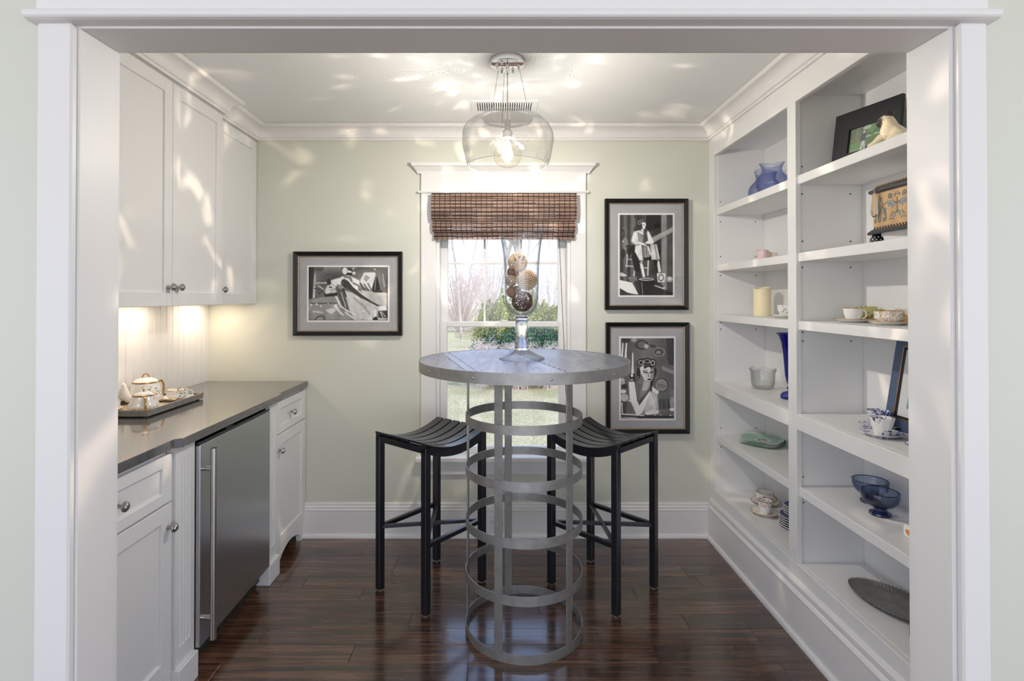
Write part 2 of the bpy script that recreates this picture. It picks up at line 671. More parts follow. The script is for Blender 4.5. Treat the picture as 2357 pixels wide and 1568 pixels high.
def painted(name, data, m, parent=None, loc=None, rz=0.0):
    vs, fs, cols = data
    me = bpy.data.meshes.new(name)
    me.from_pydata(vs, [], fs)
    a = me.color_attributes.new('Col', 'FLOAT_COLOR', 'POINT')
    a.data.foreach_set('color', cols.astype(np.float32).ravel())
    me.materials.append(m)
    return obj(name, me, None, parent, loc=loc, rz=rz)

# ================================================================ materials
M_TRIM = mat('white_trim_paint', lin((229, 228, 228)), 0.45, bump=(300, 0.03))
M_CAB = mat('white_cabinet_paint', lin((228, 228, 229)), 0.34)
M_SHELFP = mat('white_shelf_paint', lin((232, 232, 232)), 0.36)
M_WALL = mat('sage_wall_paint', lin((212, 214, 203)), 0.42, bump=(500, 0.04))
M_CEIL = mat('ceiling_paint', lin((230, 232, 233)), 0.38)
M_COUNTER = mat('dark_grey_stone', lin((84, 83, 85)), 0.14, spec=0.7, var=(180, 0.18), coat=0.5)
M_STEEL = mat('brushed_steel', lin((182, 183, 186)), 0.24, 1.0)
M_STEELH = mat('handle_steel', lin((196, 193, 188)), 0.24, 1.0)
M_KNOB = mat('satin_nickel', lin((176, 174, 172)), 0.28, 1.0)
M_BLACKP = mat('black_plastic', (0.012, 0.012, 0.014), 0.25)
M_STOOL = mat('black_stool_lacquer', (0.012, 0.013, 0.018), 0.30, coat=0.25)
M_IRON = mat('raw_steel', lin((150, 149, 147)), 0.40, 0.6, var=(34, 0.12))
M_CHROME = mat('chrome', (0.8, 0.8, 0.82), 0.06, 1.0)
M_FRAME = mat('black_picture_frame', (0.007, 0.006, 0.007), 0.35, spec=0.3)
M_MATB = mat('grey_mat_board', lin((184, 184, 188)), 0.8, var=(9, 0.08))
M_MATW = mat('white_mat_board', lin((247, 247, 247)), 0.8)
M_BEAD = mat('gilt_bead', lin((150, 134, 112)), 0.4, 0.4, var=(260, 0.5))
M_DARK = mat('shade_nail_wick_black', (0.018, 0.018, 0.018), 0.6, 0.3)  # near-black for nails and wick, also painted shade in vent and outlet slots
M_CHINA = mat('white_china', lin((238, 236, 232)), 0.12, coat=0.3)
M_GOLD = mat('gold_leaf', lin((196, 150, 84)), 0.24, 0.9)
M_GLASS = glass_mat('clear_glass', (0.98, 0.985, 0.99), 1.6, edge=(0.12, 0.15, 0.20), edge_pow=3.5)
M_PANE = glass_mat('window_glass', (0.985, 0.99, 0.99), 1.4)
M_PICGL = glass_mat('picture_glass', (0.97, 0.97, 0.97), 1.3)

# ================================================================ ROOM SHELL
YB = 3.16          # face of the back wall
YN, YF = 1.30, 1.185   # inner and outer face of the wall with the wide opening
XL, XR = -1.729, 1.555
ZC = 2.42
JL, JR, JH = -0.9326, 0.9995, 2.008      # clear opening
# floor: sub floor slab with separate planks on it
M_WOODF = grain_mat('dark_oak', (lin((52, 34, 26)), lin((98, 67, 50)), lin((128, 92, 70))), (1.3, 11, 11), rough=0.22, coat=1.0, bump=0.10, fine=(2.2, 70, 70))
M_SUB = mat('sub_floor', lin((28, 18, 13)), 0.6)
floor = struct('floor', MB().box(-4.2, 4.2, -4.2, YB + 0.1, -0.10, -0.012), M_SUB)
random.seed(21)
y = 0.9
row = 0
while y < YB:
    y1 = min(y + 0.1065, YB)
    x = XL - random.uniform(0.0, 0.8)
    while x < XR:
        L = random.choice((0.55, 0.75, 0.95, 1.2, 1.45))
        a, b = max(x, XL), min(x + L, XR)
        if b - a > 0.05:
            cx, cy = (a + b) / 2, (y + y1) / 2
            m = MB().box(a - cx + 0.0004, b - cx - 0.0004, y - cy + 0.0004, y1 - cy - 0.0004, -0.011, 0.0)
            obj('floor_plank', m, M_WOODF, floor, loc=(cx, cy, random.uniform(-0.0004, 0.0)), bevel=0.0012)
        x += L
    y = y1
# front room boards, behind the camera and out of the photograph: one layer
fb = MB()
yy = -4.2
while yy < 0.88:
    fb.box(-4.2, 4.2, yy + 0.0005, min(yy + 0.106, 0.9) - 0.0005, -0.012, 0.0)
    yy += 0.1065
fb.box(-4.2, XL - 0.001, 0.9, YF, -0.012, 0.0).box(XR + 0.001, 4.2, 0.9, YF, -0.012, 0.0)
o = obj('floor_boards', fb, M_WOODF, floor)
o['kind'] = 'stuff'

# back wall with the window opening
WX0, WX1, WZ0, WZ1 = -0.372, 0.417, 0.470, 2.005
mb = MB()
mb.box(XL - 0.12, WX0, YB, YB + 0.15, 0, ZC + 0.1).box(WX1, XR + 0.12, YB, YB + 0.15, 0, ZC + 0.1)
mb.box(WX0, WX1, YB, YB + 0.15, 0, WZ0).box(WX0, WX1, YB, YB + 0.15, WZ1, ZC + 0.1)
struct('wall_back', mb, M_WALL)
struct('wall_left', MB().box(XL - 0.12, XL, YN - 0.01, YB, 0, ZC + 0.1), M_WALL)
struct('wall_right', MB().box(XR, XR + 0.12, YN - 0.01, YB, 0, ZC + 0.1), M_WALL)
struct('ceiling', MB().box(XL - 0.12, XR + 0.12, YN - 0.02, YB, ZC, ZC + 0.1), M_CEIL)
# the wall with the wide opening, seen from the front room
mb = MB()
mb.box(-4.2, JL - 0.02, YF, YN, 0, 2.75).box(JR + 0.02, 4.2, YF, YN, 0, 2.75).box(JL - 0.02, JR + 0.02, YF, YN, JH + 0.02, 2.75)
struct('wall_front', mb, M_WALL)
struct('ceiling', MB().box(-4.2, 4.2, -4.2, YF, 2.72, 2.82), M_CEIL)

# opening: jambs and head
mb = MB()
mb.box(JL - 0.02, JL, YF - 0.001, YN + 0.001, 0, JH + 0.02).box(JR, JR + 0.02, YF - 0.001, YN + 0.001, 0, JH + 0.02)
mb.box(JL, JR, YF - 0.001, YN + 0.001, JH, JH + 0.02)
struct('trim_1', mb, M_TRIM, bevel=0.0015)
# casings
for i, (a, b) in enumerate(((-1.0143, JL - 0.0048), (JR + 0.0085, 1.0693))):
    struct('trim_%d' % (2 + i), MB().box(a, b, 1.166, YF, 0, 2.0125), M_TRIM, bevel=0.004)
mb = MB()
mb.box(-1.0172, 1.0722, 1.166, YF, 2.033, 2.20)
struct('trim_4', mb, M_TRIM, bevel=0.002)
# rounded bead under the head board
prof = [(1.147 + 0.0, 2.0145), (1.1435, 2.018), (1.142, 2.0235), (1.1435, 2.029), (1.147, 2.0325), (YF, 2.0325), (YF, 2.0125), (1.155, 2.0125)]
mb = MB().prism([(yv, zv) for yv, zv in prof], -1.0275, 1.0815, 'x')
struct('trim_5', mb, M_TRIM)
mb = MB().prism([(1.10, 2.255), (1.10, 2.275), (YF, 2.275), (YF, 2.20), (1.16, 2.20), (1.15, 2.21)], -1.07, 1.12, 'x')
struct('trim_6', mb, M_TRIM)
# casing on the inner side of the opening
mb = MB().box(JL - 0.09, JL - 0.005, YN, YN + 0.018, 0, 2.10).box(JR + 0.005, JR + 0.09, YN, YN + 0.018, 0, 2.10).box(JL - 0.09, JR + 0.09, YN, YN + 0.018, 2.013, 2.10)
struct('trim_7', mb, M_TRIM, bevel=0.003)

# crown moulding running round cabinets, back wall and bookcase
crown = [(0.0, ZC - 0.001), (0.0, 2.335), (0.012, 2.335), (0.012, 2.347), (0.020, 2.350), (0.024, 2.362)]
for i in range(1, 7):
    t = i / 6 * PI / 2
    crown.append((0.024 + 0.044 * (1 - math.cos(t)), 2.362 + 0.038 * math.sin(t)))
crown += [(0.072, 2.402), (0.075, 2.406), (0.075, ZC - 0.001)]
XN, XF_ = -1.393, -1.437        # door faces of the upper cabinets
YS0, YS1 = 1.865, 2.686
path = [(XF_, YN), (XF_, YS0), (XN, YS0), (XN, YS1), (XF_, YS1), (XF_, YB), (1.24, YB), (1.24, YN)]
struct('trim_8', MB().sweep(crown, path), M_TRIM)
# baseboards: profile (out, z)
base = [(0, 0), (0, 0.20), (0.006, 0.20), (0.010, 0.195), (0.010, 0.184), (0.015, 0.178), (0.015, 0.166), (0.020, 0.160), (0.018, 0.154), (0.018, 0.0)]
struct('baseboard_back', MB().sweep(base, [(-1.150, YB), (1.235, YB)]), M_TRIM)
shoe = [(0.0, 0.0), (0.0, 0.022), (0.005, 0.021), (0.010, 0.016), (0.013, 0.009), (0.014, 0.0)]
struct('trim_9', MB().sweep(shoe, [(-1.150, YB - 0.018), (1.225, YB - 0.018)]), M_TRIM)

# ================================================================ WINDOW
cas = MB()
cas.box(-0.4625, -0.375, YB - 0.020, YB, 0.477, 2.022).box(0.419, 0.508, YB - 0.020, YB, 0.477, 2.022)
win = struct('window_1', MB().box(WX0, -0.356, YB, YB + 0.15, WZ0, WZ1).box(0.401, WX1, YB, YB + 0.15, WZ0, WZ1).box(-0.356, 0.401, YB, YB + 0.15, WZ1 - 0.016, WZ1).box(-0.356, 0.401, YB, YB + 0.15, WZ0, 0.478), M_TRIM)
obj('side_casing', MB().box(-0.4625, -0.375, YB - 0.020, YB, 0.477, 2.022), M_TRIM, win, bevel=0.002)
obj('side_casing', MB().box(0.419, 0.508, YB - 0.020, YB, 0.477, 2.022), M_TRIM, win, bevel=0.002)
obj('head_board', MB().box(-0.4625, 0.508, YB - 0.021, YB, 2.034, 2.140), M_TRIM, win, bevel=0.001)
obj('head_bead', MB().prism([(YB, 2.021), (YB - 0.030, 2.021), (YB - 0.034, 2.0275), (YB - 0.030, 2.034), (YB, 2.034)], -0.478, 0.5215, 'x'), M_TRIM, win)
cap = [(0.0, 2.138), (0.022, 2.138), (0.026, 2.150), (0.034, 2.160), (0.042, 2.172), (0.052, 2.178), (0.052, 2.195), (0.0, 2.195)]
obj('head_cap', MB().sweep(cap, [(-0.4625, YB), (-0.4625, YB - 0.0001), (0.508, YB - 0.0001), (0.508, YB)]), M_TRIM, win)
obj('window_sill', MB().box(-0.490, 0.515, YB - 0.055, YB + 0.03, 0.450, 0.4775), M_TRIM, win, bevel=0.004)
obj('apron', MB().box(-0.4625, 0.508, YB - 0.019, YB, 0.368, 0.450), M_TRIM, win, bevel=0.002)
def sash(name, z0, z1, gz0, gz1, yc, muntins):
    y0, y1 = yc - 0.016, yc + 0.016
    s = MB()
    s.box(-0.357, -0.3135, y0, y1, z0, z1).box(0.353, 0.402, y0, y1, z0, z1)
    s.box(-0.3135, 0.353, y0, y1, z0, gz0).box(-0.3135, 0.353, y0, y1, gz1, z1)
    so = obj(name, s, M_TRIM, win, bevel=0.003)
    if muntins:
        dx = (0.353 + 0.3135) / 3
        for k in (1, 2):
            xm = -0.3135 + dx * k
            obj('muntin', MB().box(xm - 0.006, xm + 0.006, y0 + 0.004, y1 - 0.004, gz0, gz1), M_TRIM, so)
        obj('muntin', MB().box(-0.3135, 0.353, y0 + 0.003, y1 - 0.003, 1.612, 1.624), M_TRIM, so)
        zs = (gz0, 1.612), (1.624, gz1)
        for a, b in zs:
            for k in range(3):
                obj('pane', MB().box(-0.3135 + dx * k + (0.006 if k else 0), -0.3135 + dx * (k + 1) - (0.006 if k < 2 else 0), yc - 0.002, yc + 0.002, a, b), M_PANE, so)
    else:
        obj('pane', MB().box(-0.3135, 0.353, yc - 0.002, yc + 0.002, gz0, gz1), M_PANE, so)
    return so
sash('upper_sash', 1.232, 1.99, 1.2625, 1.966, YB + 0.095, True)
sl = sash('lower_sash', 0.478, 1.262, 0.517, 1.231, YB + 0.055, False)
lk = MB().lathe([(0, 0), (0.017, 0), (0.017, 0.008), (0.010, 0.012), (0, 0.012)], 16, (0.027, YB + 0.055, 1.262))
lk.box(0.0, 0.055, YB + 0.045, YB + 0.063, 1.262, 1.268).box(0.008, 0.024, YB + 0.040, YB + 0.050, 1.268, 1.276)
obj('sash_lock', lk, M_TRIM, sl, bevel=0.001)

# woven reed shade
M_REED = vcol_mat('woven_reed', 0.65, spec=0.2, noise=((6, 90, 160), 0.6, 1.15))
M_CORD = mat('dark_cord', lin((38, 26, 20)), 0.8)
sh = thing('roman_blind', 'brown woven reed roman blind pulled up over the window', 'blind', (0.0257, YB - 0.03, 1.748))
tiers = [(2.012, 1.857, YB - 0.070, -0.395, 0.4465), (1.860, 1.788, YB - 0.054, -0.390, 0.440), (1.790, 1.7476, YB - 0.040, -0.3836, 0.437)]
random.seed(5)
v, f, cols = [], [], []
for z1, z0, yy, xa, xb in tiers:
    z = z1
    k = 0
    while z > z0:
        dark = (k % 4 == 0)
        hgt = 0.0031 if dark else random.uniform(0.0042, 0.0062)
        base_c = lin((36, 24, 20)) if dark else lin(random.choice(((160, 132, 116), (140, 114, 102), (182, 156, 140), (118, 94, 86), (150, 122, 106), (90, 70, 64))))
        th = 0.0038 if dark else random.uniform(0.0016, 0.003)
        bulge = 0.008 * math.sin(PI * (z1 - z) / (z1 - z0))
        y0 = yy - bulge
        nseg = 7
        for s in range(nseg):
            xs0 = xa + (xb - xa) * s / nseg; xs1 = xa + (xb - xa) * (s + 1) / nseg
            w0 = random.uniform(-0.0006, 0.0006)
            o = len(v)
            for zz in (z - hgt, z):
                for yv in (y0 - th, y0 + th):
                    for xv in (xs0, xs1):
                        v.append((xv, yv + w0, zz + w0))
            f += [tuple(o + i for i in q) for q in ((0, 2, 3, 1), (4, 5, 7, 6), (0, 1, 5, 4), (2, 6, 7, 3), (0, 4, 6, 2), (1, 3, 7, 5))]
            g = random.uniform(0.8, 1.15)
            if random.random() < 0.03: g *= 0.55
            cols += [(base_c[0] * g, base_c[1] * g, base_c[2] * g, 1)] * 8
        z -= hgt + 0.0007
        k += 1
me = bpy.data.meshes.new('reeds')
me.from_pydata([tuple(Vector(p) - Vector(sh.location)) for p in v], [], f)
at = me.color_attributes.new('Col', 'FLOAT_COLOR', 'POINT')
at.data.foreach_set('color', np.array(cols, np.float32).ravel())
me.materials.append(M_REED)
obj('reeds', me, None, sh)['kind'] = 'stuff'
for k in range(28):
    u = (k + 0.65) / 28
    m = MB()
    for z1, z0, yy, xa, xb in tiers:
        xx = xa + (xb - xa) * u
        pts = [(xx + 0.0006 * math.sin(9 * t + k), yy - 0.0032 - 0.008 * math.sin(PI * t), z1 + (z0 - z1) * t) for t in [i / 6 for i in range(7)]]
        m.tube(pts, 0.0021, 4)
    obj('cord', m, M_CORD, sh, world=True)
hr = MB().box(-0.392, 0.443, YB - 0.068, YB - 0.021, 1.985, 2.011)
obj('head_rail', hr, M_CORD, sh, world=True)
obj('lift_cord', MB().tube([(0.347, YB - 0.05, 1.76), (0.358, YB - 0.05, 1.50), (0.377, YB - 0.05, 1.08), (0.385, YB - 0.05, 0.85)], 0.0016, 6), M_CORD, sh, world=True)

# wall outlet set sideways in the baseboard
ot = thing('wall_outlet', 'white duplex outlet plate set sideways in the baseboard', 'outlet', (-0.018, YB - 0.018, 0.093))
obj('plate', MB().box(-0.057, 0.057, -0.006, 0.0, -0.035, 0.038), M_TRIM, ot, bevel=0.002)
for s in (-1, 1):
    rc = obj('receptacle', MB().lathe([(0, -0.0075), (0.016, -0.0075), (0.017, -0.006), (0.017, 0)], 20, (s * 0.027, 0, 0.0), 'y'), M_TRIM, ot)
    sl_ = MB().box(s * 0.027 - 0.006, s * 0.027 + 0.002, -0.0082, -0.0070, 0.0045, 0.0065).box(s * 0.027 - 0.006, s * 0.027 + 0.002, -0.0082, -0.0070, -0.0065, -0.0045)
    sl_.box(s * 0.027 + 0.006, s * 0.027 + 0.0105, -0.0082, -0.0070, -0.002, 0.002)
    obj('slot', sl_, M_DARK, rc)  # thin dark bars imitate the shade inside the outlet slots

# ceiling vent
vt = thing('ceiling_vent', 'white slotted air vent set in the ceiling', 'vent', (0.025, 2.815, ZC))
obj('plate', MB().box(-0.175, 0.175, -0.085, 0.085, -0.005, 0.0), M_CEIL, vt, bevel=0.002)
obj('slot_shade', MB().box(-0.148, 0.148, -0.058, 0.058, -0.0062, -0.005), M_DARK, vt)  # dark sheet put in for the shade behind the vent slats
for k in range(25):
    xx = -0.145 + 0.29 * k / 24
    obj('slat', MB().bar((xx, -0.058, -0.009), (xx, 0.058, -0.009), 0.0062, 0.007), M_CEIL, vt)

# ================================================================ LEFT SIDE: CABINETS
def knob(parent, x, y, z, m=M_KNOB):
    """mushroom knob pointing +x, base at x"""
    prof = [(0.0, 0.0), (0.008, 0.0), (0.0065, 0.004), (0.0058, 0.016), (0.008, 0.019), (0.0155, 0.021), (0.0165, 0.024), (0.0150, 0.0275), (0.0120, 0.0285), (0.0115, 0.030), (0.0080, 0.0335), (0.0, 0.0345)]
    return obj('knob', MB().lathe(prof, 24, (x, y, z), 'x'), m, parent, world=True)

def shaker(parent, name, xf, y0, y1, z0, z1, stile=0.055, rail=0.055, th=0.020, rec=0.009, kn=None):
    """panelled door or drawer front facing +x, front face at xf"""
    m = MB()
    m.box(xf - th, xf, y0, y0 + stile, z0, z1).box(xf - th, xf, y1 - stile, y1, z0, z1)
    m.box(xf - th, xf, y0 + stile, y1 - stile, z0, z0 + rail).box(xf - th, xf, y0 + stile, y1 - stile, z1 - rail, z1)
    d = obj(name, m, M_CAB, parent, world=True, bevel=0.0016)
    p = MB().box(xf - th + 0.003, xf - rec, y0 + stile - 0.002, y1 - stile + 0.002, z0 + rail - 0.002, z1 - rail + 0.002)
    obj('panel', p, M_CAB, d, world=True)
    if kn:
        knob(d, xf, kn[0], kn[1])
    return d

CT = 0.915
# ---- base cabinets
def base_cabinet(label, y0, y1, dy0, dy1, knob_y, foot_far, ymid):
    XFACE = -1.161
    t = thing('base_cabinet', label, 'cabinet', (-1.445, (y0 + y1) / 2, 0))
    body = MB().box(XL + 0.001, XFACE - 0.001, y0, y1, 0.105, CT - 0.033)
    obj('body', body, M_CAB, t, world=True)
    fr = MB().box(XFACE - 0.02, XFACE, y0, dy0 + 0.006, 0.105, CT - 0.033).box(XFACE - 0.02, XFACE, dy1 - 0.006, y1, 0.105, CT - 0.033)
    fr.box(XFACE - 0.02, XFACE, dy0, dy1, 0.862, CT - 0.033).box(XFACE - 0.02, XFACE, dy0, dy1, 0.690, 0.706)
    obj('face_frame', fr, M_CAB, t, world=True)
    shaker(t, 'drawer', XFACE + 0.018, dy0, dy1, 0.7015, 0.8645, stile=0.052, rail=0.038, kn=((dy0 + dy1) / 2 - 0.02, 0.783))
    shaker(t, 'door', XFACE + 0.018, dy0, dy1, 0.108, 0.6945, stile=0.056, rail=0.056, kn=(knob_y, 0.616))
    # arched valance with a foot at each end
    a0, a1 = y0 + 0.002, y1 - 0.002
    w = a1 - a0
    pts = [(a0, 0.0), (a0, 0.106), (a1, 0.106), (a1, 0.0), (a1 - 0.055, 0.0), (a1 - 0.060, 0.035), (a1 - 0.075, 0.040)]
    for i in range(1, 12):
        u = i / 12
        pts.append((a1 - 0.075 - (w - 0.15) * u, 0.040 + 0.040 * math.sin(PI * u) ** 0.7))
    pts += [(a0 + 0.075, 0.040), (a0 + 0.060, 0.035), (a0 + 0.055, 0.0)]
    obj('valance', MB().prism(pts, XFACE - 0.016, XFACE + 0.012, 'x'), M_CAB, t, world=True)
    obj('kick_board', MB().box(-1.60, -1.588, y0, y1, 0.0, 0.105), M_CAB, t, world=True)
    return t
base_cabinet('white base cabinet with one drawer and a door, set beside the wide opening', 1.32, 1.878, 1.375, 1.870, 1.846, False, 0)
base_cabinet('white base cabinet with one drawer and a door, set against the sage wall', 2.737, YB - 0.001, 2.745, 3.150, 2.768, True, 0)

# ---- fluted pilasters either side of the fridge
def pilaster(label, y0, y1):
    t = thing('fluted_pilaster', label, 'pilaster', (-1.30, (y0 + y1) / 2, 0))
    xf = -1.137
    yc = (y0 + y1) / 2
    fl0, fl1 = 0.165, 0.835
    sect = [(XL + 0.30, y0), (xf, y0)]
    n, rw = 4, 0.0072
    sp = 0.0185
    for k in range(n):
        c = yc + (k - (n - 1) / 2) * sp
        sect.append((xf, c - rw))
        for i in range(1, 6):
            a = PI * i / 6
            sect.append((xf - 0.006 * math.sin(a), c - rw * math.cos(a)))
        sect.append((xf, c + rw))
    sect += [(xf, y1), (XL + 0.30, y1)]
    m = MB().prism(sect, fl0, fl1, 'z')
    m.box(XL + 0.30, xf, y0, y1, 0.10, fl0).box(XL + 0.30, xf, y0, y1, fl1, CT - 0.033)
    obj('shaft', m, M_CAB, t, world=True)
    obj('plinth', MB().box(XL + 0.30, -1.120, y0 - 0.001, y1 + 0.001, 0.0, 0.100), M_CAB, t, world=True, bevel=0.003)
    return t
pilaster('white fluted pilaster on the fridge handle side', 1.880, 1.998)
pilaster('white fluted pilaster on the fridge hinge side', 2.617, 2.735)

# ---- beverage fridge
fg = thing('undercounter_fridge', 'stainless steel undercounter fridge with a tall bar handle', 'fridge', (-1.40, 2.307, 0))
FY0, FY1 = 2.003, 2.613
obj('cabinet', MB().box(XL + 0.03, -1.170, FY0, FY1, 0.025, 0.866), M_BLACKP, fg, world=True)
dr = obj('door', MB().box(-1.166, -1.120, FY0, FY1, 0.098, 0.855), M_STEEL, fg, world=True, bevel=0.003)
obj('door_trim', MB().box(-1.168, -1.1215, FY0, FY1, 0.8555, 0.868), M_BLACKP, dr, world=True, bevel=0.003)
obj('gasket', MB().box(-1.172, -1.164, FY0 + 0.004, FY1 - 0.004, 0.10, 0.866), M_BLACKP, dr, world=True)
hx, hy = -1.083, 2.030
hd = obj('handle', MB().tube([(hx, hy, 0.118), (hx, hy, 0.838)], 0.0115, 24), M_STEELH, dr, world=True)
for zp in (0.761, 0.200):
    obj('handle_post', MB().tube([(-1.121, hy, zp), (hx, hy, zp)], 0.0085, 16), M_STEELH, dr, world=True)
hg = MB().box(-1.150, -1.122, FY1 - 0.045, FY1 - 0.004, 0.868, 0.874).lathe([(0, 0.868), (0.007, 0.868), (0.007, 0.880), (0, 0.880)], 12, (-1.134, FY1 - 0.012, 0))
obj('hinge', hg, M_KNOB, fg, world=True)
em = MB()
em.tube([(-1.1310 + 0.0045 * math.cos(a), 2.245 + 0.030 * math.sin(a), 0.8686) for a in [2 * PI * i / 24 for i in range(24)]], 0.0008, 4, closed=True)
em.tube([(-1.1310, 2.228, 0.8687), (-1.1330, 2.236, 0.8687), (-1.1295, 2.243, 0.8687), (-1.1327, 2.250, 0.8687), (-1.1300, 2.262, 0.8687)], 0.0008, 4)
obj('emblem', em, M_KNOB, dr, world=True)
obj('toe_grille', MB().box(-1.200, -1.185, FY0, FY1, 0.0, 0.09), M_BLACKP, fg, world=True)

# ---- countertop with the bumped-out middle
E0, E1 = -1.133, -1.110
poly = [(XL + 0.001, YN + 0.02), (E0, YN + 0.02), (E0, 1.865), (E1, 1.879), (E1, 2.735), (E0, 2.748), (E0, YB - 0.001), (XL + 0.001, YB - 0.001)]
ctop = tag(obj('countertop', MB().prism(poly, CT - 0.032, CT, 'z'), M_COUNTER, bevel=0.0012),
           'dark grey polished stone countertop with a stepped front edge', 'countertop')

# ---- beadboard between counter and uppers
bbk = struct('trim_10', MB().box(XL, XL + 0.004, YN, YB, CT, 1.40), M_CAB)
nb = 37
for k in range(nb):
    a = YN + (YB - YN) * k / nb
    b = YN + (YB - YN) * (k + 1) / nb
    m = MB().prism([(0.004, a + 0.0006), (0.0108, a + 0.0006), (0.0125, a + 0.003), (0.0125, b - 0.0080), (0.0108, b - 0.0070), (0.0122, b - 0.005), (0.0118, b - 0.0022), (0.0105, b - 0.0006), (0.004, b - 0.0006)], CT + 0.0005, 1.395, 'z')
    m.v = [(x + XL, yv, z) for x, yv, z in m.v]
    obj('bead_board', m, M_CAB, bbk)

# ---- upper cabinets
def upper(label, xf, y0, y1, doors):
    t = thing('wall_cabinet', label, 'cabinet', (XL + 0.14, (y0 + y1) / 2, 1.372))
    b = MB().box(XL + 0.014, xf - 0.021, y0 + 0.001, y1 - 0.001, 1.392, 2.405)
    b.box(xf - 0.040, xf - 0.021, y0 + 0.001, y1 - 0.001, 1.378, 1.392)
    obj('body', b, M_CAB, t, world=True)
    for (a, c, kn) in doors:
        shaker(t, 'door', xf, a, c, 1.372, 2.328, stile=0.054, rail=0.058, kn=kn)
    obj('top_rail', MB().box(xf - 0.04, xf - 0.004, y0 + 0.001, y1 - 0.001, 2.332, 2.405), M_CAB, t, world=True)
    return t
ym = 2.275
upper('white wall cabinet with two tall doors, standing proud of its neighbours', XN, YS0, YS1, [(YS0 + 0.002, ym - 0.0015, (ym - 0.030, 1.452)), (ym + 0.0015, YS1 - 0.002, (ym + 0.030, 1.452))])
upper('narrow white wall cabinet with one door, against the sage wall', XF_, YS1 + 0.001, YB - 0.001, [(YS1 + 0.004, YB - 0.004, (2.755, 1.448))])
upper('narrow white wall cabinet with one door, beside the wide opening', XF_, 1.395, YS0 - 0.001, [(1.398, YS0 - 0.003, (1.832, 1.448))])
# under-cabinet lamps
M_LED = mat('lit_lamp_cover', (1.0, 0.86, 0.66), 0.4, emit=((1.0, 0.80, 0.55), 4.0))
for k, (yy, e) in enumerate(((2.48, 0.85), (2.95, 1.0), (1.65, 0.7))):
    u = thing('under_cabinet_light', ('slim warm lamp under the tall two-door wall cabinet', 'slim warm lamp under the narrow wall cabinet by the sage wall', 'slim warm lamp under the narrow wall cabinet by the opening')[k], 'lamp', (XL + 0.11, yy, 1.392))
    obj('housing', MB().box(-0.03, 0.03, -0.12, 0.12, -0.014, 0.0), M_CAB, u, bevel=0.003)
    obj('lens', MB().box(-0.022, 0.022, -0.11, 0.11, -0.0155, -0.0135), M_LED, u)
    ln = 'under_cabinet_lamp_offscreen' if k == 2 else 'under_cabinet_glow'     # the third one is behind the jamb
    d = bpy.data.lights.new(ln, 'AREA')
    d.shape = 'RECTANGLE'; d.size = 0.04; d.size_y = 0.2; d.energy = e; d.color = (1.0, 0.80, 0.58)
    lo = bpy.data.objects.new(ln, d)
    C.objects.link(lo)
    lo.parent = u
    lo.location = (0, 0, -0.018)

# ================================================================ RIGHT SIDE: BUILT-IN BOOKCASE
XFR = 1.240; XBK = 1.530
bc = thing('built_in_bookcase', 'white built-in bookcase with two bays of shelves', 'bookcase', (1.39, 2.24, 0))
def B(name, *a, m=M_SHELFP, bevel=0.0015):
    return obj(name, MB().box(*a), m, bc, world=True, bevel=bevel)
B('back_panel', XBK, XBK + 0.02, YN + 0.02, YB - 0.001, 0.2, ZC - 0.002)
B('stile', XFR, XFR + 0.022, 3.09, YB - 0.001, 0.20, 2.345)
B('stile', XFR, XFR + 0.022, 2.236, 2.300, 0.297, 2.230)
B('stile', XFR, XFR + 0.022, 1.376, 1.446, 0.20, 2.345)
B('filler', XFR, XFR + 0.022, YN + 0.02, 1.376, 0.20, 2.345)
B('top_rail', XFR, XFR + 0.022, 1.446, 3.09, 2.230, ZC - 0.002)
B('bottom_rail', XFR, XFR + 0.022, 1.446, 3.09, 0.19, 0.297)
B('middle_rail', XFR, XFR + 0.022, 1.446, 2.236, 0.857, 0.922)
B('middle_rail', XFR, XFR + 0.022, 2.300, 3.09, 0.857, 0.922)
B('side_panel', XFR + 0.022, XBK, 3.085, YB - 0.001, 0.2, ZC - 0.002)
B('divider', XFR + 0.022, XBK, 2.250, 2.286, 0.2, ZC - 0.002)
B('side_panel', XFR + 0.022, XBK, YN + 0.02, 1.446, 0.2, ZC - 0.002)
for a, b in ((1.446, 2.250), (2.286, 3.085)):
    B('top_panel', XFR + 0.022, XBK, a, b, 2.262, 2.29)
    B('shelf_board', XFR + 0.022, XBK, a, b, 0.885, 0.922)
    B('shelf_board', XFR + 0.022, XBK, a, b, 0.255, 0.297)
    for zt in (1.920, 1.595, 1.310, 0.616):
        B('shelf_board', 1.252, XBK, a + 0.002, b - 0.002, zt - 0.037, zt)
# base mouldings of the bookcase
bmold = [(0, 0), (0, 0.235), (0.004, 0.235), (0.008, 0.228), (0.012, 0.222), (0.012, 0.205), (0.008, 0.198), (0.016, 0.190), (0.020, 0.182), (0.018, 0.174), (0.018, 0.0)]
obj('base_moulding', MB().sweep(bmold, [(XFR, YB - 0.02), (XFR, YN + 0.02)]), M_TRIM, bc, world=True)
obj('shoe_moulding', MB().sweep(shoe, [(XFR - 0.018, YB - 0.02), (XFR - 0.018, YN + 0.02)]), M_TRIM, bc, world=True)
# shelf-pin holes: raised black rings put in for the shade inside them
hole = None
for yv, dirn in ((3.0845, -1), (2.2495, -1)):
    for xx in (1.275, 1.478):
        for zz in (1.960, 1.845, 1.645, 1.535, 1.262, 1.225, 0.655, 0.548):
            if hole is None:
                hole = MB().lathe([(0.0030, 0.0), (0.0030, -0.0010), (0.0016, -0.0010), (0.0014, -0.0001), (0, -0.0001)], 10, (0, 0, 0), 'y').mesh('pin_hole_shade', M_BLACKP)
            ho = obj('pin_hole_shade', hole, None, bc)
            ho.location = (xx - 1.39, yv - 2.24, zz)

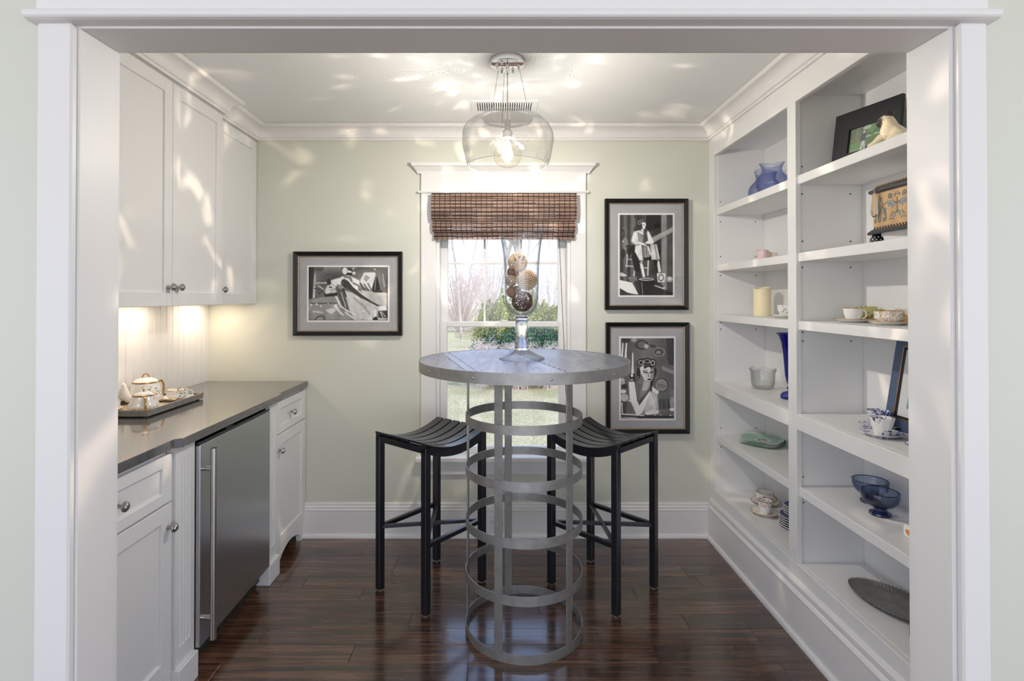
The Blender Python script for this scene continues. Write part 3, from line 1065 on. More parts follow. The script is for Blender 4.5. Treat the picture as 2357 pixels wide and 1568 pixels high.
# ================================================================ BAR TABLE
M_ZINC = grain_mat('zinc_sheet', (lin((128, 136, 156)), lin((152, 160, 182)), lin((176, 184, 206))), (9, 2.2, 9), rough=0.32, per_object=True, bump=0.2)  # blue of the sky's reflection is put into the sheet colour
M_ZINC.node_tree.nodes['Principled BSDF'].inputs['Metallic'].default_value = 0.9
TX, TY, TR, TZ = 0.104, 2.305, 0.447, 1.145
tb = thing('bar_table', 'round zinc-topped bar table on a barrel of riveted steel hoops', 'table', (TX, TY, 0))
# top: sheets cut by seams running away from the opening
cuts = [-TR, -0.31, 0.03, TR]
ang = R(14)
def clip(poly, a, b, c):
    out = []
    n = len(poly)
    for i in range(n):
        p, q = poly[i], poly[(i + 1) % n]
        dp = a * p[0] + b * p[1] - c; dq = a * q[0] + b * q[1] - c
        if dp >= 0: out.append(p)
        if (dp >= 0) != (dq >= 0):
            t = dp / (dp - dq)
            out.append((p[0] + (q[0] - p[0]) * t, p[1] + (q[1] - p[1]) * t))
    return out
circ = [((TR - 0.003) * math.cos(2 * PI * i / 96), (TR - 0.003) * math.sin(2 * PI * i / 96)) for i in range(96)]
ca, sa = math.cos(ang), math.sin(ang)
for i in range(3):
    pl = clip(circ, ca, sa, cuts[i] + 0.0015)
    pl = clip(pl, -ca, -sa, -(cuts[i + 1] - 0.0015))
    obj('top_sheet', MB().prism(pl, TZ - 0.010, TZ - 0.001), M_ZINC, tb, bevel=0.0008)
obj('top_core', MB().lathe([(0, TZ - 0.040), (TR - 0.004, TZ - 0.040), (TR - 0.004, TZ - 0.010), (0, TZ - 0.010)], 96, smooth=False), mat('table_core', lin((52, 50, 50)), 0.6), tb)
obj('edge_band', MB().lathe([(TR - 0.003, TZ - 0.043), (TR, TZ - 0.043), (TR, TZ), (TR - 0.003, TZ), (TR - 0.003, TZ - 0.043)], 128), M_IRON, tb)
# stitched strips of old nail lines along the seams, and loose nails
for c in (cuts[1], cuts[1] + 0.036):
    st = MB()
    for i in range(24):
        t = -0.36 + 0.72 * i / 23
        x, yv = c * ca - t * sa, c * sa + t * ca
        if x * x + yv * yv < (TR - 0.012) ** 2:
            st.bar((x + 0.009 * sa, yv - 0.009 * ca, TZ - 0.0008), (x - 0.009 * sa, yv + 0.009 * ca, TZ - 0.0008), 0.0045, 0.0014)
    obj('seam_strip', st, M_ZINC, tb)
nl = None
random.seed(3)
for i in range(34):
    a, rr = random.uniform(0, 2 * PI), TR * math.sqrt(random.uniform(0.02, 0.9))
    if nl is None:
        nl = MB().lathe([(0.003, 0), (0.0026, 0.0008), (0, 0.0010)], 8).mesh('nail', M_DARK)
    o = obj('nail', nl, None, tb, loc=(rr * math.cos(a), rr * math.sin(a), TZ - 0.0012))
for i in range(30):
    t = -0.42 + 0.84 * i / 29
    x, yv = cuts[2] * ca - t * sa + 0.008 * (i % 2), cuts[2] * sa + t * ca
    if x * x + yv * yv < (TR - 0.012) ** 2:
        obj('nail', nl, None, tb, loc=(x, yv, TZ - 0.0012))
rv = MB().lathe([(0.0055, 0), (0.005, 0.002), (0.003, 0.0034), (0, 0.0038)], 12, axis='y').mesh('rivet', M_KNOB)
for k in range(10):
    a = R(-108 + 36 * k) if k else R(-108)
    a = R(-90 - 26.5 + 36.5 * k)
    o = obj('rivet', rv, None, tb, loc=((TR - 0.0005) * math.cos(a), (TR - 0.0005) * math.sin(a), TZ - 0.022), rz=a - PI / 2)
RR = 0.250
for z0 in (0.0, 0.222, 0.442, 0.661, 0.877):
    obj('hoop', MB().lathe([(RR - 0.004, z0), (RR, z0), (RR, z0 + 0.037), (RR - 0.004, z0 + 0.037), (RR - 0.004, z0)], 96), M_IRON, tb)
for th in (-97, -26.5, 45, 118, 195):
    t = R(th)
    cx, cy = (RR - 0.0065) * math.sin(t), -(RR - 0.0065) * math.cos(t)
    d = Vector((math.sin(t), -math.cos(t), 0)); s = Vector((math.cos(t), math.sin(t), 0))
    m = MB()
    c = Vector((cx, cy, 0))
    vs = []
    for z in (0.0, TZ - 0.040):
        for a, b in ((-1, -1), (1, -1), (1, 1), (-1, 1)):
            p = c + s * (a * 0.0175) + d * (b * 0.0025)
            vs.append((p.x, p.y, z))
    m.add(vs, [(3, 2, 1, 0), (4, 5, 6, 7), (0, 1, 5, 4), (1, 2, 6, 5), (2, 3, 7, 6), (3, 0, 4, 7)])
    up = obj('upright', m, M_IRON, tb, bevel=0.001)
    for z0 in (0.0, 0.222, 0.442, 0.661, 0.877):       # weld beads
        w = MB().tube([tuple(c + s * k * 0.0168 + d * 0.0015 + Vector((0, 0, z0 + 0.0385 + 0.0008 * math.sin(7 * k)))) for k in (-1, -0.5, 0, 0.5, 1)], 0.0022, 5)
        obj('weld', w, M_IRON, up)

# ================================================================ BAR STOOLS
LS, LL = 0.325, 0.372        # leg centres: straight side, curved side
def make_stool(label, loc, rz):
    """long axis (curved) along local x, straight axis along local y"""
    t = thing('bar_stool', label, 'stool', loc, rz, None)
    hz = 0.765
    hl, hs, q = LL / 2, LS / 2, 0.032
    for sx in (-1, 1):
        for sy in (-1, 1):
            lg = obj('leg', MB().box(sx * hl - q / 2, sx * hl + q / 2, sy * hs - q / 2, sy * hs + q / 2, 0.006, hz - 0.023), M_STOOL, t, bevel=0.002)
            obj('glide', MB().lathe([(0, 0), (0.010, 0), (0.012, 0.006), (0, 0.006)], 12, (sx * hl, sy * hs, 0)), mat('glide_plastic', lin((190, 190, 190)), 0.5), lg)
    def sag(x):
        u = x / (hl + q / 2)
        return hz - 0.006 - 0.048 * (1 - u * u)
    n = 18
    xs = [-(hl + q / 2) + (2 * hl + q) * i / n for i in range(n + 1)]
    for sy in (-1, 1):                       # curved rails
        v, f = [], []
        for x in xs:
            z = sag(x)
            for yy, zz in ((sy * hs - 0.013, z - 0.038), (sy * hs + 0.013, z - 0.038), (sy * hs + 0.013, z - 0.004), (sy * hs - 0.013, z - 0.004)):
                v.append((x, yy, zz))
        for i in range(n):
            for a in range(4):
                b = (a + 1) % 4
                f.append((i * 4 + a, i * 4 + b, i * 4 + 4 + b, i * 4 + 4 + a))
        f += [(0, 1, 2, 3), tuple(n * 4 + k for k in range(4))[::-1]]
        obj('seat_rail', MB().add(v, f), M_STOOL, t)
    W = LS + q
    sw = (W - 5 * 0.010) / 6
    for k in range(6):
        y0 = -W / 2 + k * (sw + 0.010)
        v, f = [], []
        for x in xs:
            z = sag(x)
            for yy, zz in ((y0, z - 0.004), (y0 + sw, z - 0.004), (y0 + sw, z + 0.006), (y0, z + 0.006)):
                v.append((x * 1.008, yy, zz))
        for i in range(n):
            for a in range(4):
                b = (a + 1) % 4
                f.append((i * 4 + a, i * 4 + b, i * 4 + 4 + b, i * 4 + 4 + a))
        f += [(0, 1, 2, 3), tuple(n * 4 + j for j in range(4))[::-1]]
        obj('seat_slat', MB().add(v, f), M_STOOL, t, bevel=0.001)
    for x in (-hl, hl):                      # straight rails under the slat ends
        obj('end_rail', MB().box(x - 0.012, x + 0.012, -hs + q / 2, hs - q / 2, hz - 0.050, hz - 0.024), M_STOOL, t, bevel=0.001)
    zb = 0.305
    for sy in (-1, 1):
        obj('stretcher', MB().box(-hl + q / 2 - 0.004, hl - q / 2 + 0.004, sy * hs - 0.010, sy * hs + 0.010, zb - 0.010, zb + 0.010), M_STOOL, t, bevel=0.001)
    for sg in (-1, 1):
        p = Vector((-hl + q / 2 - 0.006, sg * (-hs + q / 2 - 0.006), zb)); e = Vector((hl - q / 2 + 0.006, sg * (hs - q / 2 + 0.006), zb))
        obj('cross_brace', MB().bar(p, e, 0.016, 0.016 if sg > 0 else 0.0155), M_STOOL, t)
    return t
make_stool('black slatted saddle stool between the fridge side and the bar table', (-0.332, 2.623, 0), R(50))
make_stool('black slatted saddle stool between the bar table and the bookcase', (0.501, 2.620, 0), R(134.5))

# ================================================================ PENDANT LAMP
PX, PY = 0.0335, 2.270
pn = thing('pendant_lamp', 'clear hammered glass drum pendant hung on thin cables', 'lamp', (PX, PY, 1.97))
zc0 = ZC - 1.97
obj('canopy', MB().lathe([(0, zc0 - 0.026), (0.060, zc0 - 0.026), (0.0715, zc0 - 0.022), (0.0725, zc0 - 0.018), (0.0725, zc0)], 40), M_CHROME, pn)
for a in (R(-120), R(0), R(120), R(60), R(200)):
    obj('canopy_screw', MB().lathe([(0.006, zc0 - 0.026), (0.006, zc0 - 0.034), (0.003, zc0 - 0.036), (0.003, zc0 - 0.040), (0, zc0 - 0.040)], 12, (0.048 * math.cos(a), 0.048 * math.sin(a), 0)), M_CHROME, pn)
obj('stem', MB().lathe([(0.007, zc0 - 0.026), (0.008, zc0 - 0.050), (0.004, zc0 - 0.058), (0, zc0 - 0.058)], 16), M_CHROME, pn)
M_WIRE = mat('thin_cable', lin((120, 122, 124)), 0.4, 0.5)
top_z = 0.205
for a in (R(-15), R(105), R(225)):
    obj('cable', MB().tube([(0.050 * math.cos(a), 0.050 * math.sin(a), zc0 - 0.036), (0.095 * math.cos(a), 0.095 * math.sin(a), top_z - 0.004)], 0.0009, 5), M_WIRE, pn)
obj('cord', MB().tube([(0, 0, zc0 - 0.055), (0, 0, top_z - 0.01)], 0.0016, 6), M_WIRE, pn)
def ham(a, z, r):
    k = 0.0035 * math.sin(5 * a + 21 * z) + 0.0028 * math.sin(9 * a - 33 * z + 1.3) + 0.002 * math.sin(13 * a + 50 * z)
    return r + k * min(1.0, r / 0.1), z + 0.003 * math.sin(6 * a + 2) * (1 if z > 0.12 else 0)
prof = [(0.1665, 0.0), (0.170, 0.010), (0.180, 0.035), (0.188, 0.062), (0.192, 0.095), (0.190, 0.125), (0.182, 0.152), (0.168, 0.176), (0.148, 0.193), (0.126, 0.203), (0.112, 0.2045), (0.106, 0.200), (0.1055, 0.190)]
M_SHADE = glass_mat('hammered_glass', (0.985, 0.985, 0.98), 1.8, edge=(0.50, 0.52, 0.53), bump=(14, 0.8), edge_pow=3.0)
sh_ = obj('glass_shade', MB().lathe(prof, 96, mod=ham), M_SHADE, pn)
obj('shade_rim', MB().tube([(0.1668 * math.cos(2 * PI * i / 72), 0.1668 * math.sin(2 * PI * i / 72), 0.0) for i in range(72)], 0.0014, 6, closed=True), mat('glass_rim', lin((235, 236, 234)), 0.15, coat=0.5), pn)
obj('inner_plate', MB().lathe([(0, top_z - 0.012), (0.104, top_z - 0.012), (0.105, top_z - 0.008), (0, top_z - 0.006)], 48), glass_mat('holder_plate', (0.90, 0.91, 0.92), 1.5), pn)
obj('socket', MB().lathe([(0, top_z - 0.012), (0.013, top_z - 0.012), (0.013, 0.150), (0.021, 0.146), (0.021, 0.118), (0.0, 0.118)], 24), mat('socket_metal', lin((196, 190, 184)), 0.35, 0.6), pn)
bl = obj('bulb', MB().lathe([(0.014, 0.119), (0.0145, 0.108), (0.020, 0.100), (0.040, 0.088), (0.054, 0.070), (0.0600, 0.050), (0.0595, 0.036), (0.053, 0.016), (0.040, 0.002), (0.021, -0.006), (0, -0.0085)], 32), glass_mat('bulb_glass', (0.99, 0.97, 0.93), 1.35), pn)
M_FIL = mat('glowing_filament', (1, 0.9, 0.75), 0.5, emit=((1.0, 0.88, 0.70), 30.0))
fl = MB()
for k in range(8):
    a = 2 * PI * k / 8
    fl.tube([(0.010 * math.cos(a), 0.010 * math.sin(a), 0.098), (0.024 * math.cos(a + 0.3), 0.024 * math.sin(a + 0.3), 0.040)], 0.0022, 6)
fl.tube([(0, 0, 0.112), (0, 0, 0.07)], 0.006, 10)
obj('filament', fl, M_FIL, bl)
# the bulb's light, one lamp: upright filaments shine most to the sides (sine law),
# and noise painted into the lamp imitates warm curls thrown by hammered glass
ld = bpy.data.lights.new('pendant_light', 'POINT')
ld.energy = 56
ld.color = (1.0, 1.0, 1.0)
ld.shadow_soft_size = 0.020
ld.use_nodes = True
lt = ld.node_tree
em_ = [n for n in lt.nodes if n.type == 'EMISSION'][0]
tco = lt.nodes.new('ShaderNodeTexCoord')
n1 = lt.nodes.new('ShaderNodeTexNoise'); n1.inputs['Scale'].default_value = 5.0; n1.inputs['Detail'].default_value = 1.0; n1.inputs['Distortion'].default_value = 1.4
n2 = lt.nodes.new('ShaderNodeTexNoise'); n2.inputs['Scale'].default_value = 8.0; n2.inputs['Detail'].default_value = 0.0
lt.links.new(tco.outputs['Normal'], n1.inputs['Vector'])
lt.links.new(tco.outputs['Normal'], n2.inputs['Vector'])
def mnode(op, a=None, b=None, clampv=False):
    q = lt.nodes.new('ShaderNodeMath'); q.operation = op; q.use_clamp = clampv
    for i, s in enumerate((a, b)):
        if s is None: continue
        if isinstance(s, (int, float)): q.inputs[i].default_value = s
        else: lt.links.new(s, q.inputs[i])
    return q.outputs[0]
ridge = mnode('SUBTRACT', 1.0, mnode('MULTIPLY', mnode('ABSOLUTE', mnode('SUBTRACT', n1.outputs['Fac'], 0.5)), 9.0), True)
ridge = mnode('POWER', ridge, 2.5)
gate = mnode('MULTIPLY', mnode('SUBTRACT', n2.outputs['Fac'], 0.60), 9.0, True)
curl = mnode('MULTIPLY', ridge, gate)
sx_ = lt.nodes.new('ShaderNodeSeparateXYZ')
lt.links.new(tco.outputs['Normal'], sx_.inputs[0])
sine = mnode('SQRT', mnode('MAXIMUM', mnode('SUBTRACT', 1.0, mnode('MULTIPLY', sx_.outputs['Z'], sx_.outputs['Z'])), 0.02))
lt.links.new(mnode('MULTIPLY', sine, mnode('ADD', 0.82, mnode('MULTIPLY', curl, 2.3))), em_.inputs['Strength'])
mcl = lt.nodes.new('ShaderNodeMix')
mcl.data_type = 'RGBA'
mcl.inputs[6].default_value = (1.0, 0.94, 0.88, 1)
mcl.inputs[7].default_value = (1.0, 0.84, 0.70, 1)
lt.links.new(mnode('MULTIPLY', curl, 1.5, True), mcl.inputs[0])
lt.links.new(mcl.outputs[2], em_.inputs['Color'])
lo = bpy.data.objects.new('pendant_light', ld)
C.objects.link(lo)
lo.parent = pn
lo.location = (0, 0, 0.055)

# ================================================================ FRAMED PHOTOGRAPHS ON THE BACK WALL
M_PRINT = vcol_mat('photo_print', 0.6)
def frame_ring(w, h, fw, d0, d1, th):
    """mitred frame lying in XZ, front toward -Y; outer edge depth d0, inner edge depth d1"""
    m = MB()
    o = [(-w / 2, 0), (w / 2, 0), (w / 2, h), (-w / 2, h)]
    i = [(-w / 2 + fw, fw), (w / 2 - fw, fw), (w / 2 - fw, h - fw), (-w / 2 + fw, h - fw)]
    v = [(x, 0, z) for x, z in o] + [(x, -d0, z) for x, z in o] + [(x, -d1, z) for x, z in i] + [(x, 0, z) for x, z in i]
    f = []
    for k in range(4):
        l = (k + 1) % 4
        f += [(k, l, 4 + l, 4 + k), (4 + k, 4 + l, 8 + l, 8 + k), (8 + k, 8 + l, 12 + l, 12 + k), (12 + k, 12 + l, l, k)]
    return m.add(v, f)
def wall_photo(label, x0, x1, z0, z1, img_in, data_fn):
    """img_in: insets of the print from the outer frame (l, r, b, t)"""
    w, h = x1 - x0, z1 - z0
    t = thing('framed_photograph', label, 'picture', ((x0 + x1) / 2, YB, z0))
    obj('frame', frame_ring(w, h, 0.024, 0.030, 0.020, 0.01), M_FRAME, t)
    m = frame_ring(w - 0.046, h - 0.046, 0.007, 0.019, 0.016, 0.01)
    m.xf((0, 0, 0.023))
    obj('bead_lip', m, M_BEAD, t)
    obj('mat_board', MB().box(-w / 2 + 0.02, w / 2 - 0.02, -0.010, -0.002, 0.02, h - 0.02), M_MATB, t)
    l, r, b, tp = img_in
    pw, ph = w - l - r, h - b - tp
    obj('inner_mat', MB().box(-w / 2 + l - 0.0105, w / 2 - r + 0.0105, -0.0112, -0.009, b - 0.0105, h - tp + 0.0105), M_MATW, t)
    data = data_fn(pw, ph)
    p = painted('print', data, M_PRINT, t, loc=((l - r) / 2, -0.0118, b))
    obj('glazing', MB().box(-w / 2 + 0.028, w / 2 - 0.028, -0.0158, -0.0148, 0.028, h - 0.028), M_PICGL, t)
    return t

def print_recline(w, h):
    bgf = lambda U, V: np.stack([118 + 30 * np.sin(U / 160.0) * np.cos(V / 90.0)] * 3, -1)
    S = [('poly', [(345, 360), (380, 360), (370, 1160), (345, 1160)], 50),
         ('poly', [(385, 360), (428, 360), (396, 890), (352, 900)], 66),
         ('poly', [(430, 440), (456, 455), (442, 840), (404, 845)], 196),
         ('ell', (505, 385, 70, 40), 92), ('ring', (655, 520, 70, 48, 0.09), 84), ('ell', (900, 380, 75, 60), 104),
         ('line', ([(470, 560), (610, 575)], 5), 84), ('line', ([(440, 640), (560, 655)], 7), 70), ('line', ([(430, 680), (540, 700)], 8), 62),
         ('poly', [(1515, 360), (1525, 360), (1525, 1160), (1500, 1160)], 60),
         ('ell', (885, 420, 38, 52), 226), ('ell', (1020, 452, 26, 22), 210),
         ('poly', [(925, 392), (985, 396), (985, 470), (924, 466)], 224), ('poly', [(940, 388), (1010, 402), (1004, 422), (936, 410)], 40),
         ('poly', [(985, 400), (1018, 362), (1032, 368), (1006, 410)], 232), ('ell', (950, 466, 46, 20), 52),
         ('poly', [(640, 565), (700, 548), (800, 520), (860, 488), (930, 478), (1010, 510), (1105, 560), (1118, 690), (1040, 705), (960, 640), (880, 655), (800, 640), (740, 662), (690, 622)], 208),
         ('poly', [(760, 620), (880, 640), (890, 700), (790, 690)], 150), ('line', ([(1010, 600), (1090, 640), (1100, 690)], 14), 120),
         ('poly', [(1108, 560), (1165, 442), (1335, 436), (1352, 480), (1282, 722), (1120, 640)], 216), ('poly', [(1190, 480), (1250, 520), (1205, 580), (1170, 540)], 176),
         ('poly', [(1345, 480), (1372, 520), (1415, 702), (1275, 730)], 54), ('line', ([(1350, 500), (1330, 700)], 8), 150),
         ('line', ([(1120, 610), (1180, 700)], 14), 90), ('line', ([(1170, 620), (1230, 700)], 12), 100), ('line', ([(1230, 610), (1270, 690)], 12), 120),
         ('poly', [(1440, 450), (1456, 450), (1484, 660), (1462, 668)], 222),
         ('poly', [(1100, 700), (1520, 742), (1520, 960), (1400, 930), (1160, 790)], 178), ('poly', [(1300, 712), (1440, 716), (1450, 742), (1310, 740)], 60),
         ('poly', [(870, 700), (1000, 740), (1120, 820), (1420, 945), (1335, 1160), (1030, 1160), (950, 1000), (905, 850)], 186),
         ('line', ([(1030, 830), (1180, 960), (1250, 1060)], 22), 150, 0.7),
         ('poly', [(345, 840), (560, 800), (800, 792), (900, 950), (1010, 1160), (345, 1160)], 142),
         ('line', ([(380, 905), (770, 900)], 7), 70), ('poly', [(400, 1005), (600, 1030), (560, 1060), (380, 1040)], 190), ('poly', [(570, 1000), (720, 960), (790, 1000), (680, 1080)], 186),
         ('ell', (385, 930, 14, 14), 240), ('ell', (465, 915, 14, 12), 240), ('ell', (530, 945, 12, 12), 236), ('ell', (638, 905, 8, 8), 240),
         ('poly', [(700, 940), (760, 900), (820, 1010), (900, 1100), (820, 1080)], 205),
         ('poly', [(760, 690), (850, 720), (900, 860), (940, 1000), (870, 980), (800, 840)], 96), ('line', ([(730, 750), (780, 860), (830, 960)], 14), 226),
         ('line', ([(860, 690), (900, 800)], 13), 56), ('line', ([(830, 740), (900, 960)], 9), 200), ('line', ([(850, 960), (900, 1000), (1010, 1060)], 13), 216), ('line', ([(900, 1040), (1020, 1130)], 20), 208),
         ('poly', [(430, 588), (622, 584), (628, 610), (436, 612)], 206), ('poly', [(428, 614), (520, 640), (592, 706), (570, 716), (500, 660)], 204),
         ('ell', (648, 582, 30, 44), 40), ('poly', [(618, 640), (690, 610), (760, 650), (740, 726), (610, 770), (578, 724)], 196), ('ell', (672, 662, 26, 12), 60),
         ('poly', [(560, 730), (600, 770), (780, 740), (770, 790), (590, 806)], 46), ('line', ([(500, 758), (570, 706)], 8), 44), ('poly', [(660, 690), (740, 680), (780, 740), (700, 760)], 180),
         ('line', ([(850, 560), (840, 610), (890, 655)], 14), 40), ('line', ([(880, 500), (960, 520), (985, 570)], 20), 120),
         ('poly', [(846, 560), (878, 526), (938, 560), (1004, 648), (1150, 768), (1284, 858), (1402, 918), (1452, 1000), (1490, 1112), (1444, 1102), (1396, 962), (1248, 884), (1098, 804), (984, 722), (872, 640)], 82),
         ('line', ([(882, 534), (940, 566), (1008, 652), (1152, 774), (1286, 864), (1400, 926)], 9), 216),
         ('poly', [(1312, 986), (1362, 980), (1360, 1112), (1306, 1150)], 222), ('poly', [(1378, 1020), (1524, 1018), (1524, 1114), (1396, 1116)], 78),
         ('poly', [(1380, 940), (1500, 930), (1520, 1010), (1376, 1020)], 224), ('line', ([(1410, 1030), (1450, 1110)], 8), 226), ('line', ([(1430, 1030), (1490, 1104)], 7), 220),
         ('poly', [(1310, 1120), (1350, 1100), (1390, 1150), (1300, 1156)], 36), ('line', ([(1380, 1138), (1520, 1136)], 9), 226),
         ('ell', (1158, 1020, 12, 12), 250), ('ell', (1330, 394, 9, 9), 244),
         ('line', ([(430, 1160), (490, 1102), (540, 1090), (580, 1110), (575, 1160)], 7), 26),
         ('poly', [(1300, 1128), (1345, 1128), (1345, 1148), (1300, 1148)], 60)]
    return paint(w, h, 200, 140, (345, 1525, 360, 1160), bgf, S, shade=True)

def print_chair(w, h):
    bgf = lambda U, V: np.stack([np.where(U < 260, 96 + 22 * np.sin(U / 7.0), 78 + 14 * np.sin(U / 23.0))] * 3, -1)
    S = [('poly', [(320, 150), (412, 150), (412, 232), (318, 262)], 44), ('poly', [(412, 150), (450, 150), (450, 657), (414, 657)], 132), ('poly', [(450, 150), (487, 150), (487, 657), (450, 657)], 92),
         ('poly', [(350, 296), (487, 224), (487, 258), (356, 332)], 152), ('ell', (185, 250, 16, 26), 120), ('ring', (168, 275, 13, 30, 0.2), 56), ('ell', (240, 200, 14, 30), 126),
         ('ell', (185, 330, 22, 40), 150, 0.6), ('ell', (172, 395, 16, 30), 62), ('line', ([(195, 350), (240, 345), (262, 330)], 6), 44),
         ('line', ([(200, 400), (196, 480)], 4), 208), ('line', ([(190, 470), (330, 486)], 4), 206), ('line', ([(236, 570), (250, 470)], 5), 216), ('line', ([(332, 432), (328, 530)], 4.5), 222), ('line', ([(200, 430), (300, 436)], 3.5), 190),
         ('poly', [(248, 352), (226, 410), (246, 505), (284, 510), (270, 420)], 36), ('poly', [(200, 360), (245, 345), (240, 380), (205, 420)], 40),
         ('poly', [(152, 560), (232, 576), (272, 655), (200, 640), (152, 612)], 220), ('poly', [(152, 612), (200, 640), (250, 657), (152, 657)], 74),
         ('ell', (176, 525, 24, 14), 190), ('line', ([(152, 500), (210, 530)], 5), 70), ('poly', [(200, 540), (262, 535), (262, 565), (215, 572)], 120),
         ('poly', [(272, 558), (368, 558), (350, 657), (282, 657)], 42), ('ell', (320, 556, 48, 9), 200), ('ell', (322, 556, 40, 5), 110), ('line', ([(290, 575), (296, 650)], 3), 150),
         ('ell', (400, 612, 36, 26), 190), ('poly', [(384, 516), (442, 516), (436, 576), (390, 576)], 200), ('ring', (412, 546, 15, 19, 0.18), 90), ('ell', (465, 556, 20, 18), 172), ('ell', (467, 552, 9, 8), 214),
         ('poly', [(350, 592), (487, 640), (487, 657), (340, 657)], 54), ('line', ([(340, 570), (420, 600)], 8), 40),
         ('ell', (284, 208, 22, 30), 66), ('ring', (276, 200, 9, 10, 0.3), 150), ('ring', (290, 190, 9, 8, 0.3), 140), ('ell', (272, 238, 10, 13), 70),
         ('poly', [(290, 200), (312, 196), (322, 216), (312, 240), (296, 238)], 216), ('line', ([(298, 212), (308, 214)], 2), 50), ('ell', (312, 226, 3, 2.4), 60), ('poly', [(318, 210), (330, 232), (326, 248), (314, 236)], 38),
         ('poly', [(288, 236), (306, 240), (300, 270), (280, 262)], 196),
         ('poly', [(238, 256), (276, 246), (304, 262), (302, 332), (250, 342), (224, 322)], 200), ('poly', [(266, 262), (304, 278), (302, 332), (272, 334)], 134), ('line', ([(276, 262), (282, 330)], 2.5), 170),
         ('poly', [(242, 258), (226, 300), (224, 322), (330, 352), (342, 404), (352, 364), (300, 326), (256, 314), (268, 262)], 216),
         ('poly', [(328, 244), (340, 262), (370, 326), (356, 336), (302, 332), (330, 312), (322, 262)], 208),
         ('poly', [(250, 344), (290, 336), (300, 440), (290, 462), (284, 450), (246, 382)], 206), ('poly', [(292, 348), (352, 352), (342, 416), (300, 424)], 128), ('line', ([(310, 352), (316, 416)], 3), 190), ('line', ([(330, 352), (330, 414)], 3), 196),
         ('poly', [(344, 336), (386, 334), (406, 432), (350, 434)], 188), ('line', ([(372, 340), (388, 428)], 5), 140), ('poly', [(276, 450), (298, 458), (314, 542), (296, 546)], 210), ('poly', [(384, 432), (402, 440), (414, 512), (394, 516)], 206),
         ('poly', [(300, 424), (350, 414), (352, 436), (308, 436)], 30), ('poly', [(366, 434), (392, 438), (386, 474), (372, 470)], 30), ('line', ([(274, 440), (300, 440)], 3), 30),
         ('line', ([(330, 352), (346, 400)], 6), 226), ('ell', (175, 318, 4, 4), 240)]
    return paint(w, h, 135, 205, (152, 487, 150, 657), bgf, S, shade=True)

